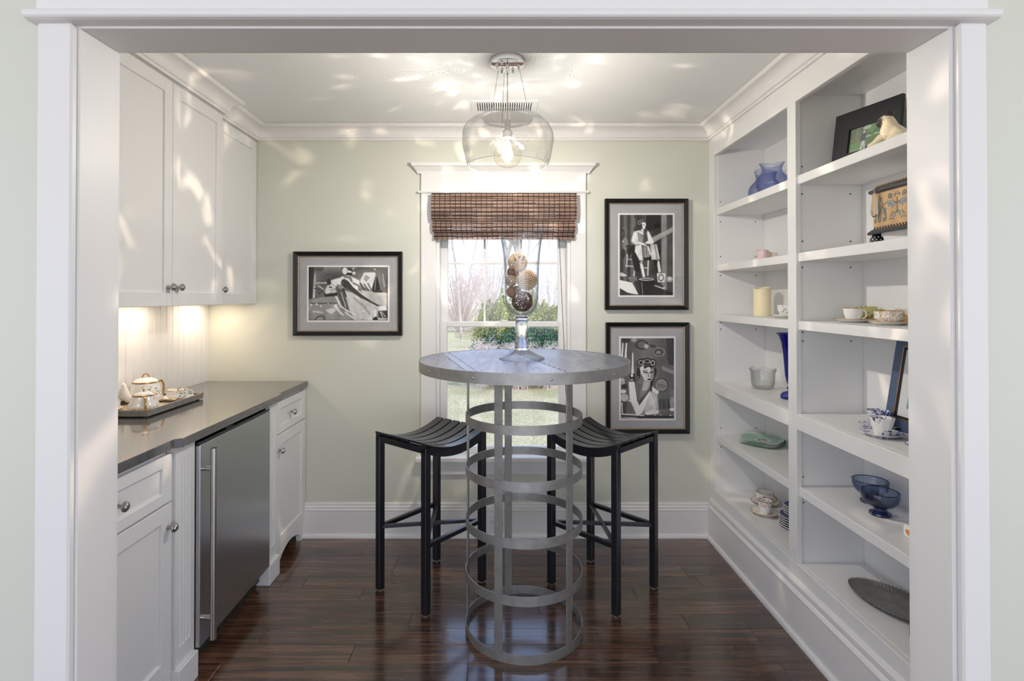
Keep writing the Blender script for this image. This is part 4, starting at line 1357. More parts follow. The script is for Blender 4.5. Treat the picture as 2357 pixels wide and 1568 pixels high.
def print_table(w, h):
    bgf = lambda U, V: np.stack([112 + 22 * (V - 928) / 500.0 + 12 * np.sin(U / 40.0)] * 3, -1)
    S = [('poly', [(440, 928), (490, 928), (490, 1100), (452, 1090)], 84), ('poly', [(413, 1100), (490, 1130), (490, 1160), (413, 1130)], 138),
         ('ell', (190, 945, 26, 14), 70), ('ell', (240, 940, 18, 12), 160), ('ring', (290, 970, 34, 26, 0.16), 74), ('ell', (318, 980, 14, 14), 188), ('poly', [(338, 968), (380, 972), (372, 992), (344, 984)], 84),
         ('ell', (396, 1015, 36, 27), 92), ('ring', (396, 1015, 34, 25, 0.1), 160), ('ell', (392, 1018, 16, 10), 150),
         ('poly', [(168, 958), (176, 958), (172, 1062), (158, 1066)], 226), ('poly', [(190, 956), (198, 956), (195, 1078), (178, 1078)], 226), ('poly', [(230, 1018), (236, 1018), (240, 1152), (223, 1152)], 232),
         ('poly', [(212, 1156), (246, 1150), (252, 1200), (214, 1204)], 66), ('ell', (228, 1162, 8, 10), 224), ('ell', (226, 1190, 12, 5), 180),
         ('ell', (170, 1200, 14, 22), 180), ('ell', (182, 1230, 18, 14), 70), ('ell', (172, 1262, 20, 12), 220), ('ell', (180, 1300, 26, 24), 200, 0.8), ('poly', [(158, 1320), (196, 1330), (190, 1400), (160, 1400)], 90), ('line', ([(165, 1336), (168, 1396)], 4), 216),
         ('ell', (410, 1223, 44, 44), 78), ('ell', (410, 1223, 38, 38), 150), ('line', ([(385, 1215), (432, 1228)], 4), 110), ('line', ([(388, 1232), (425, 1240)], 3), 116),
         ('poly', [(398, 1312), (462, 1308), (466, 1368), (400, 1372)], 82), ('line', ([(412, 1316), (414, 1368)], 3), 130), ('line', ([(440, 1314), (442, 1368)], 3), 130), ('ell', (480, 1330, 18, 40), 170, 0.7), ('ell', (478, 1375, 16, 10), 220),
         ('ell', (268, 1150, 11, 40), 60), ('ell', (264, 1180, 10, 16), 110), ('ell', (286, 1082, 27, 25), 48), ('ell', (322, 1074, 32, 22), 44), ('ell', (358, 1084, 22, 26), 50),
         ('ring', (284, 1082, 15, 13, 0.22), 190), ('ring', (322, 1074, 18, 11, 0.22), 178), ('ring', (358, 1084, 12, 14, 0.24), 186), ('ell', (372, 1140, 9, 26), 54), ('line', ([(372, 1150), (352, 1220)], 6), 52),
         ('poly', [(276, 1112), (300, 1096), (348, 1102), (368, 1132), (362, 1182), (338, 1214), (304, 1192), (281, 1150)], 204), ('poly', [(342, 1106), (366, 1132), (360, 1182), (340, 1210), (346, 1160)], 154),
         ('poly', [(300, 1100), (350, 1098), (356, 1118), (330, 1108), (304, 1122)], 60), ('line', ([(300, 1140), (324, 1146)], 4), 48), ('line', ([(340, 1144), (360, 1140)], 4), 48), ('line', ([(298, 1132), (324, 1134)], 2.4), 90), ('line', ([(334, 1146), (330, 1168), (340, 1172)], 2.4), 140), ('ell', (334, 1187, 12, 5), 44),
         ('poly', [(300, 1190), (348, 1204), (324, 1256), (286, 1262)], 172),
         ('poly', [(310, 1262), (386, 1262), (394, 1382), (300, 1394)], 178), ('ell', (352, 1310, 22, 36), 206, 0.8), ('line', ([(340, 1270), (372, 1372)], 3), 226),
         ('poly', [(206, 1200), (246, 1200), (266, 1330), (330, 1252), (352, 1246), (292, 1400), (256, 1412), (212, 1312)], 218), ('poly', [(243, 1200), (282, 1218), (262, 1336)], 112), ('poly', [(266, 1330), (334, 1244), (344, 1252), (272, 1352)], 96),
         ('poly', [(342, 1222), (398, 1262), (388, 1282), (344, 1256)], 236), ('line', ([(350, 1206), (346, 1256)], 7), 40),
         ('poly', [(300, 1396), (360, 1370), (400, 1380), (392, 1402), (320, 1412)], 214), ('line', ([(205, 1318), (242, 1334)], 4), 226),
         ('poly', [(158, 1404), (490, 1416), (490, 1432), (158, 1432)], 70), ('line', ([(158, 1404), (300, 1412)], 5), 220), ('line', ([(158, 1424), (260, 1428)], 5), 170),
         ('ell', (372, 1411, 4, 3), 250), ('ell', (408, 1410, 4, 3), 250), ('ell', (467, 1411, 5, 4), 250)]
    return paint(w, h, 135, 205, (158, 490, 928, 1432), bgf, S, shade=True)

wall_photo('black-framed wide photograph of a reclining mannequin, beside the wall cabinets', -1.211, -0.573, 1.184, 1.677, (0.086, 0.086, 0.089, 0.090), print_recline)
wall_photo('black-framed tall photograph of a mannequin seated on a chair', 0.6195, 1.108, 1.335, 1.988, (0.089, 0.087, 0.086, 0.093), print_chair)
wall_photo('black-framed tall photograph of a mannequin leaning on a table', 0.6245, 1.113, 0.610, 1.261, (0.089, 0.087, 0.086, 0.093), print_table)

# ================================================================ VASE WITH WOVEN BALLS ON THE TABLE
VX, VY = 0.095, 2.312
M_SOLIDG = solid_glass('thick_glass', (0.97, 0.985, 1.0))
vs_ = thing('hurricane_vase', 'tall clear glass pedestal vase holding woven balls on the bar table', 'vase', (VX, VY, TZ))
def tilt_rim(a, z, r):
    k = max(0.0, (z - 0.46) / 0.076)
    return r, z + 0.008 * k * math.cos(a - 0.5)
bw = [(0.0, 0.184), (0.027, 0.186), (0.0475, 0.195), (0.065, 0.219), (0.0725, 0.258), (0.0738, 0.300), (0.0745, 0.340), (0.0765, 0.400), (0.0800, 0.450), (0.0870, 0.500), (0.0945, 0.530), (0.0955, 0.536), (0.0945, 0.538), (0.0925, 0.536), (0.0842, 0.500), (0.0772, 0.450), (0.0735, 0.400), (0.0715, 0.340), (0.0708, 0.300), (0.0695, 0.258), (0.062, 0.222), (0.045, 0.199), (0.022, 0.190), (0.0, 0.189)]
obj('bowl', MB().lathe(bw, 64, mod=tilt_rim), M_GLASS, vs_)
stp = [(0.0, 0.010), (0.0965, 0.000), (0.0985, 0.003), (0.096, 0.006), (0.070, 0.018), (0.044, 0.032), (0.033, 0.038), (0.0305, 0.045), (0.0300, 0.060), (0.0275, 0.072), (0.0215, 0.088), (0.0200, 0.098), (0.0225, 0.114), (0.0285, 0.134), (0.0300, 0.146), (0.0270, 0.158), (0.024, 0.162), (0.030, 0.164), (0.0355, 0.169), (0.036, 0.174), (0.032, 0.180), (0.026, 0.183), (0.0, 0.183)]
obj('pedestal', MB().lathe([(0.0, 0.036)] + stp[6:], 64), M_SOLIDG, vs_)
obj('foot', MB().lathe([(0.0985, 0.0005)] + stp[2:7] + [(0.031, 0.0375), (0.044, 0.029), (0.070, 0.015), (0.096, 0.003), (0.0985, 0.0005)], 64), M_GLASS, vs_)

def strand_ball(r, n, tr, seed, jitter=0.25):
    rnd = random.Random(seed)
    m = MB()
    for k in range(n):
        ax = Vector((rnd.gauss(0, 1), rnd.gauss(0, 1), rnd.gauss(0, 1))).normalized()
        u = ax.orthogonal().normalized(); v = ax.cross(u)
        off = rnd.uniform(-jitter, jitter) * r
        rr = math.sqrt(max(0.1 * r * r, r * r - off * off)) * rnd.uniform(0.95, 1.0) - tr
        ph = rnd.uniform(0, 6.28)
        pts = [ax * off + (u * math.cos(t) + v * math.sin(t)) * rr + ax * (0.06 * r * math.sin(2 * t + ph)) for t in [2 * PI * i / 28 for i in range(28)]]
        m.tube(pts, tr, 5, closed=True)
    return m
M_CREAM = mat('cream_rattan', lin((222, 196, 164)), 0.6, var=(60, 0.15))
M_BROWNR = mat('brown_rattan', lin((96, 62, 46)), 0.55, var=(60, 0.3))
M_PALEG = mat('pale_gold_straw', lin((186, 166, 132)), 0.4, 0.35)
M_BARK = mat('bark_ball', lin((146, 98, 76)), 0.7, bump=(90, 0.8), var=(40, 0.3))
balls = 'woven balls in the vase'
def ball(name, mb, m, label, x, y, z, core=None):
    o = single(name, mb, m, label, 'ball', (x, y, z), group=balls)
    return o
ball('woven_ball', strand_ball(0.046, 34, 0.0016, 1), M_BROWNR, 'dark brown rattan ball at the bottom of the glass vase', VX + 0.003, VY - 0.004, 1.3925)
ball('woven_ball', strand_ball(0.044, 24, 0.0030, 2), M_CREAM, 'cream rattan ball lying on top in the glass vase', VX - 0.016, VY + 0.012, 1.5615)
sp = []
N = 520
for i in range(N):
    u = i / (N - 1)
    ph = PI * (0.02 + 0.96 * u)
    th = 2 * PI * 13 * u
    sp.append((0.0420 * math.sin(ph) * math.cos(th), 0.0420 * math.sin(ph) * math.sin(th), 0.0420 * math.cos(ph)))
mb = MB().tube(sp, 0.0034, 6)
mb.xf((0, 0, 0), rx=R(42), ry=R(-8))
co_ = MB().sphere((0, 0, 0), 0.0405, 20, 12)
cb0 = ball('coiled_ball', mb, M_CREAM, 'cream coiled-cord ball pressed against the side of the glass vase', VX + 0.0225, VY - 0.012, 1.484)
obj('core', co_, mat('ball_core', lin((150, 112, 80)), 0.7), cb0)
ball('woven_ball', strand_ball(0.0255, 26, 0.0009, 4), M_PALEG, 'small pale gold straw ball in the glass vase', VX - 0.044, VY - 0.014, 1.480)
ball('bark_ball', MB().sphere((0, 0, 0), 0.0265, 20, 12), M_BARK, 'reddish brown ball half hidden under the cream rattan ball', VX - 0.036, VY + 0.026, 1.519)
ball('bark_ball', MB().sphere((0, 0, 0), 0.0225, 20, 12, 1.1), mat('tan_ball', lin((150, 108, 78)), 0.7, bump=(70, 0.6)), 'small tan ball wedged beside the dark rattan ball', VX - 0.044, VY - 0.004, 1.432)
ball('woven_ball', strand_ball(0.021, 22, 0.0012, 6), mat('black_brown_twig', lin((58, 40, 34)), 0.6), 'small blackish twig ball behind the tan ball in the vase', VX - 0.020, VY + 0.036, 1.440)

# ================================================================ CHINA
def rim_tube(r, z, tr=0.0009, seg=48, mod=None):
    pts = []
    for i in range(seg):
        a = 2 * PI * i / seg
        rr, zz = mod(a, z, r) if mod else (r, z)
        pts.append((rr * math.cos(a), rr * math.sin(a), zz))
    return MB().tube(pts, tr, 6, closed=True)
def saucer(label, loc, r=0.068, m=M_CHINA, rim=M_GOLD, group=None, name='saucer', scal=0, h=0.014):
    def mod(a, z, rr):
        return rr * (1 + (0.025 * math.cos(scal * a) if scal else 0) * (rr / r) ** 2), z
    p = [(0, 0.0), (r * 0.52, 0.0), (r * 0.54, 0.002), (r * 0.80, h * 0.55), (r, h), (r * 0.995, h + 0.0014), (r * 0.8, h * 0.55 + 0.0028), (r * 0.52, 0.0045), (r * 0.40, 0.0038), (0, 0.0038)]
    o = thing(name, label, 'saucer', loc, 0, group)
    obj('dish', MB().lathe(p, 56, mod=mod if scal else None), m, o)
    if rim:
        obj('gilt_rim', rim_tube(r * 0.999, h + 0.0007, 0.0012, mod=mod if scal else None), rim, o)
    return o
def handle_pts(r0, z0, z1, out, n=10, curl=0.0):
    pts = []
    for i in range(n + 1):
        t = i / n
        a = PI * t
        pts.append((r0 + out * math.sin(a), 0, z0 + (z1 - z0) * (0.5 - 0.5 * math.cos(a)) + curl * math.sin(2 * a)))
    return pts
def cup(label, loc, prof, m, rim=M_GOLD, hang=0.0, hspec=None, hm=None, group=None, scal=0, name='teacup', inner=None):
    """prof: outer (r,z) from foot to lip"""
    o = thing(name, label, 'cup', loc, hang, group)
    rl = prof[-1][0]
    def mod(a, z, rr):
        return rr * (1 + 0.03 * math.cos(scal * a) * (z / prof[-1][1])), z
    p = [(0, prof[0][1] + 0.001)] + list(prof) + [(max(0.001, r - 0.0022), z + (0.0004 if k == 0 else 0.0)) for k, (r, z) in enumerate(reversed(prof)) if z > prof[0][1] + 0.006] + [(0, prof[0][1] + 0.007)]
    obj('bowl', MB().lathe(p, 48, mod=mod if scal else None), m, o)
    if rim:
        obj('gilt_rim', rim_tube(rl - 0.001, prof[-1][1], 0.0014, mod=mod if scal else None), rim, o)
    if hspec:
        z0, z1, out, tr, r0 = hspec
        obj('handle', MB().tube(handle_pts(r0, z0, z1, out), tr, 8), hm or m, o)
    return o
def cupprof(rl, h, kind='round', rf=None):
    rf = rf or rl * 0.55
    if kind == 'round':
        return [(rf, 0), (rf * 1.02, 0.003), (rl * 0.80, h * 0.28), (rl * 0.93, h * 0.6), (rl, h)]
    if kind == 'straight':
        return [(rf, 0), (rl * 0.93, h * 0.08), (rl * 0.97, h * 0.5), (rl, h)]
    if kind == 'taper':
        return [(rf, 0), (rf * 1.08, h * 0.12), (rl * 0.82, h * 0.55), (rl, h)]
    if kind == 'low':
        return [(rf, 0), (rl * 0.72, h * 0.16), (rl * 0.97, h * 0.42), (rl * 0.985, h * 0.75), (rl, h)]
    if kind == 'foot':
        return [(rf, 0), (rf * 0.95, h * 0.06), (rf * 0.72, h * 0.12), (rl * 0.80, h * 0.32), (rl * 0.88, h * 0.7), (rl, h)]

M_ROSE = china_mat('rose_sprig_china', lin((186, 92, 70)), 110, 0.56, deco2=lin((110, 118, 76)), cluster=(26, 0.52))
M_PINKF = china_mat('pale_sprig_china', lin((206, 160, 140)), 110, 0.57, cluster=(30, 0.54))
M_BLUEW = china_mat('blue_transfer_china', lin((44, 62, 150)), 110, 0.50)
M_BLUEW2 = china_mat('blue_rose_china', lin((48, 62, 140)), 70, 0.50, cluster=(19, 0.475))
M_GFLOR = china_mat('gold_leaf_china', lin((190, 146, 96)), 110, 0.53, cluster=(30, 0.48))
M_GFLOR2 = china_mat('gold_scroll_china', lin((196, 156, 104)), 150, 0.52)
M_YELC = china_mat('yellow_scroll_china', lin((120, 112, 60)), 70, 0.58, base=lin((206, 204, 132)))
M_BUTT = china_mat('sprig_china', lin((92, 104, 84)), 100, 0.56, deco2=lin((120, 84, 60)), cluster=(24, 0.54))
M_LILAC = china_mat('lilac_sprig_china', lin((120, 130, 190)), 110, 0.57, cluster=(34, 0.5), deco2=lin((110, 160, 110)))
M_PINK = mat('pink_china', lin((232, 200, 206)), 0.15, coat=0.3)

# ---- tea tray on the counter
tr = thing('serving_tray', 'grey wooden serving tray holding the tea set on the stone counter', 'tray', (-1.568, 2.395, CT))
M_TRAYO = mat('grey_tray_wood', lin((132, 128, 124)), 0.5, var=(40, 0.15))
M_TRAYI = mat('tray_inlay', lin((206, 190, 168)), 0.5, var=(14, 0.12))
TWX, TWY = 0.128, 0.205
obj('base', MB().box(-TWX + 0.008, TWX - 0.008, -TWY + 0.008, TWY - 0.008, 0.006, 0.012), M_TRAYI, tr)
for a in ((-TWX, TWX, -TWY, -TWY + 0.010), (-TWX, TWX, TWY - 0.010, TWY), (-TWX, -TWX + 0.010, -TWY + 0.010, TWY - 0.010), (TWX - 0.010, TWX, -TWY + 0.010, TWY - 0.010)):
    obj('side', MB().box(*a, 0.005, 0.030), M_TRAYO, tr, bevel=0.001)
for sx in (-1, 1):
    for sy in (-1, 1):
        obj('foot', MB().lathe([(0, 0), (0.007, 0), (0.008, 0.006), (0, 0.006)], 12, (sx * (TWX - 0.018), sy * (TWY - 0.018), 0)), M_BLACKP, tr)
        obj('corner_cap', MB().box(sx * (TWX - 0.014), sx * (TWX + 0.0008), sy * (TWY - 0.014), sy * (TWY + 0.0008), 0.0265, 0.0312), M_GOLD, tr)
TRZ = CT + 0.0122

def pot(name, label, loc, rb, rt, h, hang, spout, group):
    t = thing(name, label, 'teapot' if spout else 'sugar bowl', loc, hang, group)
    body = [(0, 0.001), (rb * 0.66, 0.0), (rb * 0.70, 0.004), (rb * 0.96, 0.010), (rb, 0.016), (rb * 0.985, 0.022), (rb * 0.5 + rt * 0.5, h * 0.60), (rt * 1.02, h * 0.97), (rt, h), (rt * 0.9, h), (0, h - 0.004)]
    obj('body', MB().lathe(body, 48), M_ROSE if spout else M_PINKF, t)
    obj('gilt_rim', rim_tube(rt * 1.0, h, 0.0018), M_GOLD, t)
    lid = obj('lid', MB().lathe([(rt * 0.98, h + 0.001), (rt * 0.99, h + 0.003), (rt * 0.80, h + rt * 0.26), (rt * 0.45, h + rt * 0.40), (rt * 0.15, h + rt * 0.44), (0, h + rt * 0.44)], 48), M_CHINA, t)
    obj('gilt_rim', rim_tube(rt * 0.99, h + 0.004, 0.0014), M_GOLD, lid)
    zt = h + rt * 0.40
    s = rt / 0.055
    obj('finial', MB().tube(cr([(-0.016 * s, 0, zt), (-0.010 * s, 0, zt + 0.013 * s), (0.0, 0, zt + 0.020 * s), (0.010 * s, 0, zt + 0.014 * s), (0.015 * s, 0, zt)]), 0.0028 * s, 8), M_GOLD, lid)
    if spout:
        obj('spout', MB().tube([(rb * 0.86, 0, 0.026), (rb * 1.10, 0, 0.040), (rb * 1.16, 0, h * 0.72), (rb * 1.22, 0, h * 1.0), (rb * 1.34, 0, h * 1.04)], [0.022, 0.019, 0.012, 0.008, 0.0085], 14), M_CHINA, t)
    else:
        obj('handle', MB().tube(cr([(rt * 1.02, 0, h * 0.92), (rt * 1.40, 0, h * 0.80), (rt * 1.55, 0, h * 0.45), (rb * 0.97, 0, h * 0.22)]), 0.0042, 8, flat=1.4), M_GOLD, t)
    obj('handle', MB().tube(cr([(-rt * 0.98, 0, h * 0.93), (-rt * 1.22, 0, h * 1.02), (-rt * 1.42, 0, h * 0.78), (-rt * 1.40, 0, h * 0.46), (-rb * 0.95, 0, h * 0.22)]), 0.0042, 8), M_GOLD, t)
    return t
tea = 'tea set on the tray'
pot('teapot', 'white china teapot with gold rims and a flowered body', (-1.622, 2.452, TRZ), 0.070, 0.052, 0.092, R(-128), True, tea)
pot('sugar_bowl', 'small lidded white sugar bowl with gold handles', (-1.530, 2.300, TRZ), 0.060, 0.040, 0.060, R(-50), False, tea)
saucer('gold-edged saucer under the flowered cup by the tray corner', (-1.512, 2.512, TRZ), 0.070, M_CHINA, M_GOLD, tea)
cup('low white cup painted with red sprigs at the tray corner', (-1.512, 2.512, TRZ + 0.004), cupprof(0.047, 0.044, 'low', 0.024), M_ROSE, M_GOLD, R(25), (0.040, 0.014, 0.020, 0.0026, 0.044), M_CHINA, tea)
saucer('small gold-edged saucer between the sugar bowl and the beadboard', (-1.640, 2.255, TRZ), 0.050, M_CHINA, M_GOLD, tea)
cup('small white sprigged cup between the sugar bowl and the beadboard', (-1.640, 2.255, TRZ + 0.004), cupprof(0.036, 0.045, 'low', 0.02), M_ROSE, M_GOLD, R(100), (0.040, 0.014, 0.018, 0.0024, 0.034), M_CHINA, tea)

# ================================================================ BOOKCASE, FAR BAY
M_BLUEG = glass_mat('blue_glass', (0.86, 0.88, 0.955), 1.5, edge=(0.46, 0.52, 0.80), edge_pow=1.5)
M_COBALT = glass_mat('cobalt_glass', (0.34, 0.36, 0.86), 1.55, edge=(0.10, 0.11, 0.55), boost=1.3)
M_DBLUE = glass_mat('dark_blue_glass', (0.76, 0.81, 0.89), 1.5, edge=(0.20, 0.27, 0.50), edge_pow=1.8)
def pinch(a, z, r):
    k = max(0.0, (z - 0.095) / 0.05)
    return r * (1 + 0.12 * k * math.cos(2 * a + 0.8)), z + 0.006 * k * math.cos(2 * a + 0.8)
vp = [(0, 0.001), (0.050, 0.0), (0.060, 0.006), (0.073, 0.030), (0.077, 0.052), (0.070, 0.076), (0.054, 0.094), (0.045, 0.106), (0.043, 0.116), (0.046, 0.130), (0.052, 0.144), (0.050, 0.144), (0.044, 0.130), (0.041, 0.116), (0.043, 0.107), (0.052, 0.093), (0.068, 0.075), (0.0745, 0.052), (0.070, 0.030), (0.057, 0.008), (0, 0.006)]
single('glass_vase', MB().lathe(vp, 48, mod=pinch), M_BLUEG, 'smaller blue glass vase near the shelf edge, in front of its twin', 'vase', (1.338, 2.622, 1.92))
m = MB().lathe(vp, 48, mod=pinch); m.xf(s=1.14, rz=1.0)
single('glass_vase', m, M_BLUEG, 'larger blue glass vase standing deeper on the shelf than its twin', 'vase', (1.432, 2.872, 1.92))
# cups on the second shelf
saucer('white saucer under the pink demitasse cup', (1.380, 2.806, 1.595), 0.050, M_CHINA, None)
cup('pink demitasse cup with a gold handle', (1.380, 2.806, 1.599), cupprof(0.0275, 0.056, 'straight', 0.018), M_PINK, M_GOLD, R(-55), (0.050, 0.014, 0.018, 0.0022, 0.026), M_GOLD)
cup('small white demitasse cup beside the pink cup', (1.452, 2.838, 1.595), cupprof(0.026, 0.052, 'straight', 0.018), M_CHINA, None, R(-60), (0.042, 0.014, 0.016, 0.0022, 0.025), M_CHINA)
# candle
cd = thing('pillar_candle', 'ivory pillar candle with a melted wavy top', 'candle', (1.415, 2.880, 1.310))
def melt(a, z, r):
    return r, z + (0.005 * math.sin(a + 0.6) + 0.003 * math.sin(3 * a) if z > 0.12 else 0)
M_WAX = mat('ivory_wax', lin((246, 234, 196)), 0.45)
M_WAX.node_tree.nodes['Principled BSDF'].inputs['Subsurface Weight'].default_value = 0.15
obj('wax', MB().lathe([(0, 0), (0.0425, 0), (0.0435, 0.003), (0.0435, 0.146), (0.041, 0.150), (0.038, 0.146), (0.030, 0.132), (0, 0.128)], 48, mod=melt), M_WAX, cd)
obj('wick', MB().tube([(0, 0, 0.127), (0.001, 0, 0.142)], 0.0012, 6), M_DARK, cd)
# scalloped cup behind the centre stile
saucer('scalloped white saucer on the shelf with the ivory candle', (1.383, 2.575, 1.310), 0.069, M_CHINA, None, scal=8)
cup('scalloped white cup with lilac sprigs near the ivory candle', (1.383, 2.575, 1.314), cupprof(0.041, 0.058, 'round', 0.020), M_LILAC, None, R(-60), (0.050, 0.018, 0.018, 0.0024, 0.037), M_CHINA, scal=8)
cf = thing('greeting_card', 'pale pink card leaning behind the scalloped cup', 'card', (1.470, 2.520, 1.310))
obj('front', MB().prism([(0.0, 0.0), (0.002, 0.0), (0.042, 0.150), (0.040, 0.150)], -0.055, 0.055, 'y'), mat('pale_pink_card', lin((228, 208, 200)), 0.7), cf)
obj('spine', MB().box(-0.001, 0.003, -0.058, -0.055, 0.0, 0.150).xf((0, 0, 0), ry=R(15)), mat('navy_edge', lin((36, 40, 84)), 0.6), cf)
# clear glass bowl
def wav(a, z, r):
    k = max(0.0, (z - 0.07) / 0.035)
    return r * (1 + 0.02 * math.sin(5 * a) + 0.06 * k * math.cos(6 * a) * 0.5), z + 0.006 * k * math.cos(6 * a + 0.4)
gb = [(0, 0.002), (0.042, 0.0), (0.052, 0.006), (0.058, 0.030), (0.060, 0.060), (0.061, 0.085), (0.068, 0.104), (0.066, 0.104), (0.058, 0.085), (0.0575, 0.060), (0.055, 0.030), (0.048, 0.010), (0, 0.007)]
single('glass_bowl', MB().lathe(gb, 48, mod=wav), glass_mat('frosty_glass', (0.965, 0.97, 0.965), 1.5, edge=(0.74, 0.76, 0.76), bump=(40, 0.4), boost=1.6), 'clear rippled glass bowl with a ruffled rim', 'bowl', (1.410, 2.865, 0.922))
# cobalt trumpet vase
tv = thing('trumpet_vase', 'cobalt blue trumpet vase on a round foot', 'vase', (1.400, 2.570, 0.922))
obj('trumpet', MB().lathe([(0.0, 0.062), (0.012, 0.063), (0.020, 0.080), (0.026, 0.110), (0.030, 0.160), (0.035, 0.220), (0.043, 0.270), (0.054, 0.300), (0.066, 0.313), (0.064, 0.314), (0.051, 0.300), (0.040, 0.268), (0.032, 0.220), (0.027, 0.160), (0.023, 0.112), (0.016, 0.084), (0, 0.074)], 48), M_COBALT, tv)
obj('foot', MB().lathe([(0, 0.0), (0.044, 0.0), (0.048, 0.006), (0.046, 0.018), (0.036, 0.030), (0.018, 0.036), (0.012, 0.038), (0.017, 0.044), (0.019, 0.050), (0.017, 0.057), (0.011, 0.062), (0, 0.063)], 48), M_COBALT, tv)
# square green plates
M_GREENP = bpy.data.materials.new('green_plate')
M_GREENP.use_nodes = True
def _gp():
    t = M_GREENP.node_tree
    b = t.nodes['Principled BSDF']; b.inputs['Roughness'].default_value = 0.15; b.inputs['Coat Weight'].default_value = 0.3
    c = t.nodes.new('ShaderNodeTexCoord'); s = t.nodes.new('ShaderNodeSeparateXYZ')
    t.links.new(c.outputs['Object'], s.inputs[0])
    h = t.nodes.new('ShaderNodeVectorMath'); h.operation = 'LENGTH'
    cb = t.nodes.new('ShaderNodeCombineXYZ'); t.links.new(s.outputs['X'], cb.inputs[0]); t.links.new(s.outputs['Y'], cb.inputs[1])
    t.links.new(cb.outputs[0], h.inputs[0])
    r = t.nodes.new('ShaderNodeValToRGB'); e = r.color_ramp.elements
    r.color_ramp.interpolation = 'LINEAR'
    e[0].position = 0.0; e[0].color = (*lin((212, 214, 200)), 1)
    e[1].position = 1.0; e[1].color = (*lin((232, 230, 224)), 1)
    for p, cc in ((0.30, (208, 214, 198)), (0.33, (160, 196, 174)), (0.86, (168, 202, 182)), (0.90, (232, 232, 226))):
        k = e.new(p); k.color = (*lin(cc), 1)
    mu = t.nodes.new('ShaderNodeMath'); mu.operation = 'MULTIPLY'; mu.inputs[1].default_value = 1 / 0.125
    t.links.new(h.outputs['Value'], mu.inputs[0]); t.links.new(mu.outputs[0], r.inputs[0])
    n = t.nodes.new('ShaderNodeTexNoise'); n.inputs['Scale'].default_value = 70
    t.links.new(c.outputs['Object'], n.inputs['Vector'])
    l1 = t.nodes.new('ShaderNodeMath'); l1.operation = 'LESS_THAN'; l1.inputs[1].default_value = 0.028; t.links.new(h.outputs['Value'], l1.inputs[0])
    g1 = t.nodes.new('ShaderNodeMath'); g1.operation = 'GREATER_THAN'; g1.inputs[1].default_value = 0.47; t.links.new(n.outputs['Fac'], g1.inputs[0])
    mm = t.nodes.new('ShaderNodeMath'); mm.operation = 'MULTIPLY'; t.links.new(l1.outputs[0], mm.inputs[0]); t.links.new(g1.outputs[0], mm.inputs[1])
    n2 = t.nodes.new('ShaderNodeTexNoise'); n2.inputs['Scale'].default_value = 45; t.links.new(c.outputs['Object'], n2.inputs['Vector'])
    r2 = t.nodes.new('ShaderNodeValToRGB'); r2.color_ramp.elements[0].position = 0.42; r2.color_ramp.elements[0].color = (*lin((92, 104, 70)), 1); r2.color_ramp.elements[1].position = 0.56; r2.color_ramp.elements[1].color = (*lin((160, 76, 66)), 1)
    k = r2.color_ramp.elements.new(0.49); k.color = (*lin((104, 70, 96)), 1)
    t.links.new(n2.outputs['Fac'], r2.inputs[0])
    mx = t.nodes.new('ShaderNodeMix'); mx.data_type = 'RGBA'
    t.links.new(mm.outputs[0], mx.inputs[0]); t.links.new(r.outputs[0], mx.inputs[6]); t.links.new(r2.outputs[0], mx.inputs[7])
    t.links.new(mx.outputs[2], b.inputs['Base Color'])
_gp()
def sq(a, z, r):
    c, s = abs(math.cos(a)), abs(math.sin(a))
    k = (c ** 5 + s ** 5) ** (-1 / 5)
    return r * (1 + (k - 1) * 0.85) * (1 + 0.014 * math.cos(8 * a)), z
pp = [(0, 0), (0.058, 0), (0.062, 0.003), (0.088, 0.011), (0.103, 0.014), (0.1035, 0.0158), (0.088, 0.0135), (0.066, 0.007), (0.058, 0.0045), (0, 0.004)]
M_SQ = MB().lathe(pp, 72, mod=sq).mesh('square_plate', M_GREENP)
for k in range(4):
    o = obj('square_plate', M_SQ, None, None, loc=(1.4215, 2.898, 0.616 + k * 0.0052), rz=R(42 + 2 * k))
    tag(o, ('bottom', 'second from the bottom', 'third from the bottom', 'top')[k] + ' plate in the stack of square green-centred plates', 'plate', 'stack of square green plates')
sc_ = saucer('small scalloped saucer with a pink sprig on the shelf with the green plates', (1.405, 2.440, 0.616), 0.060, M_PINKF, M_GOLD, scal=10)
# bottom shelf
saucer('gold-edged saucer under the smaller white and gold cup', (1.362, 2.750, 0.297), 0.0695, M_GFLOR, M_GOLD, scal=12)
cup('white cup with gold swags on the bottom shelf', (1.362, 2.750, 0.301), cupprof(0.036, 0.066, 'taper', 0.020), china_mat('gold_swag_china', lin((190, 146, 96)), 90, 0.54, zr=(0.040, 0.08)), M_GOLD, R(70), (0.050, 0.018, 0.016, 0.0024, 0.031), M_GOLD)
saucer('gold-edged saucer under the wider sprigged cup on the bottom shelf', (1.432, 2.890, 0.297), 0.070, M_BUTT, M_GOLD)
cup('wide white cup with green sprigs and a square gold handle', (1.432, 2.890, 0.301), cupprof(0.044, 0.058, 'straight', 0.024), M_BUTT, M_GOLD, R(-50), (0.050, 0.018, 0.018, 0.0026, 0.042), M_GOLD)
M_NAVY = mat('navy_glaze', lin((48, 58, 128)), 0.18, coat=0.3)
def plate(name, label, loc, r, m, rim, group, h=0.012):
    o = thing(name, label, 'plate', loc, 0, group)
    p = [(0, 0.0), (r * 0.60, 0.0), (r * 0.62, 0.002), (r * 0.9, h * 0.75), (r, h), (r, h + 0.0018), (r * 0.88, h * 0.75 + 0.002), (r * 0.62, 0.005), (0, 0.0045)]
    obj('dish', MB().lathe(p, 48), m, o)
    obj('rim', rim_tube(r, h + 0.0008, 0.0018), rim, o)
    return o
ords = ('bottom', 'second', 'third', 'fourth', 'fifth', 'sixth', 'seventh')
